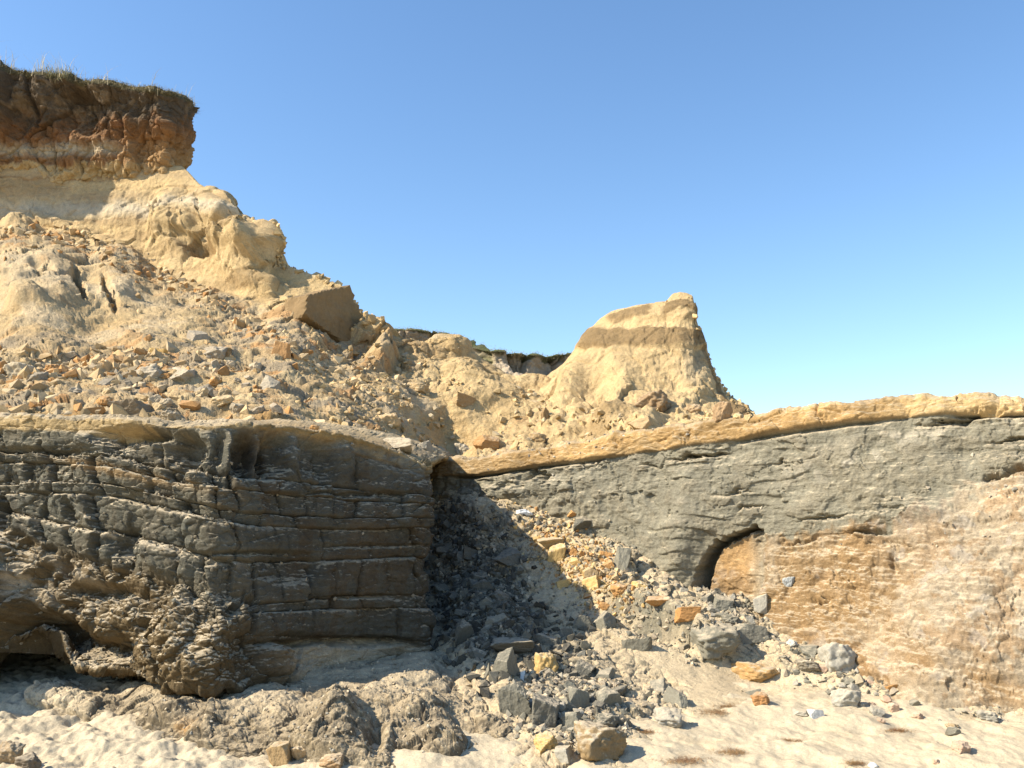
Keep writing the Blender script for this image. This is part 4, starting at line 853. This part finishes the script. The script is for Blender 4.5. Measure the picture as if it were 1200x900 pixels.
drid = lambda px, py, P, N: sst(-(py-np.interp(px, [323, 355, 385, 420, 450, 480], [306, 318, 330, 368, 386, 400])), -7, -1)*sst(px, 318, 326)*sst(-px, -460, -430)*(P[..., 1] < 19.8)
dpy = lambda px, py, P, N: (np.abs(py-np.interp(px, [650, 672, 703, 748, 780, 788, 811, 814, 828, 840, 860, 895], [430, 412, 375, 358, 353, 347, 349, 372, 412, 446, 470, 494])) < 4)*np.where(px > 780, 1., .15)*(P[..., 1] < 17.6)
scatter('pyramid_crumbs', ['sand_pyramid'], dpy, 130, (.03, .12), [BUFF, BUFF*.85], 'crumbs of buff sand on the edges of the pyramid')
scatter('ridge_crumbs', ['sand_slope'], drid, 260, (.04, .24), [BUFF, BUFF*.9], 'crumbs of buff sand along the crest of the ridge')
dle = lambda px, py, P, N: .4+sst(fbm(P, 2, 3, .5, 12), 0, .3)+0*px
scatter('ledge_grit', ['clay_ledge'], dle, 2600, (.008, .035), [PALE, (.25, .2, .14), GP], 'grit and crumbs on the low clay ledge')
dbe = lambda px, py, P, N: sst(fbm(P*C([1, 1, 0]), .8, 3, .5, 13), .0, .4)*.6+.05+sst(-px, -420, -300)*.8+blob(px, py, 1000, 840, 120, 20)*1.
scatter('beach_grit', ['beach'], dbe, 5200, (.004, .035), [(.3, .25, .17), (.42, .32, .2), G1, PK], 'grit and pebbles scattered over the dry sand')
dcl = lambda px, py, P, N: (N[..., 2] > .4)*(py > 515)*(px > -20)*(px < 515)*(py < 800)*np.where(px > 270, .12, 1)
scatter('clay_flakes', ['clay_bluff'], dcl, 3000, (.008, .05), [G1, G2, (.24, .2, .14), (.2, .17, .12)], 'flakes of clay lying on the ledges of the left bluff')
dcw = lambda px, py, P, N: ((N[..., 2] > .45)*(py < 640)*.6+blob(px, py, 1150, 640, 70, 90, 0, 4)*.35+blob(px, py, 1175, 573, 40, 9, -5, 4)*3)*(py > 500)
scatter('wall_crumbs', ['clay_wall'], dcw, 1500, (.01, .055), [GP, PALE, (.42, .36, .27)], 'crumbs of pale clay caught on the right wall and apron')

# ------------------------------------------------------------------ turf and dry plants
def plain(name, c1, c2):
    m = bpy.data.materials.new(name); m.use_nodes = True; nt = m.node_tree; bs = nt.nodes['Principled BSDF']; bs.inputs['Roughness'].default_value = .8; bs.inputs['Specular IOR Level'].default_value = .2
    n = nn(nt, 'ShaderNodeTexNoise'); n.inputs['Scale'].default_value = 9; g = nn(nt, 'ShaderNodeNewGeometry'); nt.links.new(g.outputs['Position'], n.inputs['Vector'])
    nt.links.new(mixn(nt, c1, c2, ramp(nt, n.outputs['Fac'], .35, .65)), bs.inputs['Base Color']); return m
M_turf = plain('turf', (.17, .145, .07), (.33, .27, .15)); M_stalk = plain('stalk', (.6, .52, .36), (.5, .43, .27)); M_weed = plain('weed', (.30, .16, .08), (.42, .27, .13)); M_green = plain('green', (.15, .145, .06), (.25, .22, .11))
def blades(name, pts, L, W, mat, label, cat, lean, kind='stuff', up=1., seg=3):
    """curved, three sided blades"""
    n = len(pts); L = RNG.uniform(L[0], L[1], n); az = RNG.uniform(0, 2*PI, n); ln = RNG.uniform(lean[0], lean[1], n)
    ring = []; 
    for k in range(seg+1):
        t = k/seg; c = pts+np.stack([np.cos(az)*ln*t*t*L, np.sin(az)*ln*t*t*L, up*L*(t-.45*ln*t*t)], -1); w = W*(1-.92*t)
        for j in range(3):
            a = az+j*2.094; ring.append(c+np.stack([np.cos(a)*w, np.sin(a)*w, 0*a], -1))
    X = np.stack(ring, 1); f = []
    for k in range(seg):
        for j in range(3):
            a, b = k*3+j, k*3+(j+1) % 3; f += [[a, b, b+3], [a, b+3, a+3]]
    Fc = (np.array(f)[None]+(np.arange(n)*X.shape[1])[:, None, None]).reshape(-1, 3)
    me = bpy.data.meshes.new(name); V = X.reshape(-1, 3); me.vertices.add(len(V)); me.vertices.foreach_set('co', V.reshape(-1).astype(np.float32))
    finish(me, Fc, 3, None, mat, True); return link(name, me, label, cat, kind=kind)
def edge_pts(sheet, cond, n, jit):
    P, N = SHEETS[sheet]; px, py = pix(P); m = cond(px, py, P, N); q = P[m]; q = q[RNG.integers(0, len(q), n)]
    return q+RNG.normal(size=q.shape)*jit
P_, N_ = SHEETS['soil_cliff']; nv_ = P_.shape[0]; vrow = np.linspace(0, 4.4, nv_)
msk = np.zeros(P_.shape[:2], bool); msk[(vrow > 1.80) & (vrow < 2.08)] = True
pe = edge_pts('soil_cliff', lambda px, py, P, N: msk & (px > -80) & (px < 232), 9000, .03)
blades('grass_turf', pe, (.02, .085), .007, M_turf, 'short dry green turf fringing the top of the upper cliff', 'grass', (.2, 1.7))
pe = edge_pts('soil_cliff', lambda px, py, P, N: msk & (px > -80) & (px < 232), 2200, .03)
blades('grass_overhang', pe, (.08, .26), .006, M_turf, 'turf roots and grass hanging over the upper cliff lip', 'grass', (.6, 1.6), up=-.45)
pe = np.concatenate([edge_pts('soil_cliff', lambda px, py, P, N, a=a, b=b: msk & (px > a) & (px < b), k, .06) for a, b, k in ((40, 84, 90), (-60, 20, 40), (85, 130, 20), (140, 228, 40))])
blades('grass_stalks', pe, (.2, .75), .008, M_stalk, 'thin straw coloured stalks rising from the turf', 'grass', (.1, .8))
pe = np.concatenate([edge_pts('soil_cliff', lambda px, py, P, N: msk & (px > 55) & (px < 84), 600, .06)+C([0, 0, .03])])
blades('grass_tuft', pe, (.08, .24), .008, M_green, 'thicker green tuft at the cliff edge near the stalks', 'grass', (.2, 1.4))
P_, N_ = SHEETS['distant_soil_cliff']; vr = np.linspace(0, 4, P_.shape[0]); mf = np.zeros(P_.shape[:2], bool); mf[(vr > .82) & (vr < 1.05)] = True
pe = edge_pts('distant_soil_cliff', lambda px, py, P, N: mf & (px > 440) & (px < 680), 3500, .05)
blades('distant_turf', pe, (.02, .07), .012, M_turf, 'thin turf along the distant soil cliff', 'grass', (.2, 1.3))
WEED = [(800, 889, 34, 'wide reddish brown dried weed at the bottom of the sand'), (857, 880, 22, 'straggly brown weed right of the wide reddish one'), (1052, 855, 14, 'small rusty tuft of dried weed on bare sand'), (838, 833, 26, 'brown dried weed beside the lone square block'),
        (853, 826, 18, 'thin dried weed above the brown weed by the lone block'), (930, 867, 22, 'faint flat line of dried weed on the middle of the sand'), (1003, 893, 12, 'tiny dark weed scrap near the bottom edge'), (758, 856, 14, 'reddish dried weed at the right foot of the heap'), (460, 499, 9, 'tiny grey green plant above the rim of the left bluff')]
for x, y, w, lab in WEED:
    c = cast(x, y+2)
    if c is None: continue
    wm = w/F*c[0][1]; n = int(60+w*9)
    pts = np.stack([RNG.normal(size=n)*wm*.42, RNG.normal(size=n)*wm*.28, RNG.uniform(0, .01, n)], -1)
    o = blades('dried_weed', pts, (.02, .075), .0022, M_weed if y > 600 else M_green, lab, 'weed', (.8, 2.6), kind=None); o.location = c[0]
    z = []
    me = o.data; co = np.empty(len(me.vertices)*3, np.float32); me.vertices.foreach_get('co', co); co = co.reshape(-1, 3); co[:, 2] = np.abs(co[:, 2])*.8-.004; me.vertices.foreach_set('co', co.reshape(-1)); me.update()

# ------------------------------------------------------------------ light
EL = math.radians(39); A = math.radians(13)
S = Vector((-math.cos(EL)*math.cos(A), -math.cos(EL)*math.sin(A), math.sin(EL)))
ld = bpy.data.lights.new('sun', 'SUN'); ld.energy = 4.7; ld.angle = math.radians(.5); ld.color = (1, .90, .74)
lo = bpy.data.objects.new('sun', ld); COL.objects.link(lo); lo.rotation_euler = S.to_track_quat('Z', 'Y').to_euler(); lo.location = (-20, -10, 30)
w = bpy.data.worlds.new('World'); sc.world = w; w.use_nodes = True; nt = w.node_tree
sk = nt.nodes.new('ShaderNodeTexSky'); sk.sky_type = 'NISHITA'; sk.sun_disc = False; sk.sun_elevation = EL; sk.sun_rotation = math.atan2(S.x, S.y)
sk.air_density = 1.0; sk.dust_density = .3; sk.ozone_density = 1.6
hs = nt.nodes.new('ShaderNodeHueSaturation'); hs.inputs['Saturation'].default_value = 1.14; hs.inputs['Hue'].default_value = .5; hs.inputs['Value'].default_value = 1.08; nt.links.new(sk.outputs[0], hs.inputs['Color']); nt.links.new(hs.outputs[0], nt.nodes['Background'].inputs[0]); nt.nodes['Background'].inputs[1].default_value = .112
sc.view_settings.view_transform = 'Standard'; sc.view_settings.look = 'None'; sc.view_settings.gamma = 1; sc.view_settings.exposure = 1.0
sc.cycles.max_bounces = 6; sc.cycles.diffuse_bounces = 2
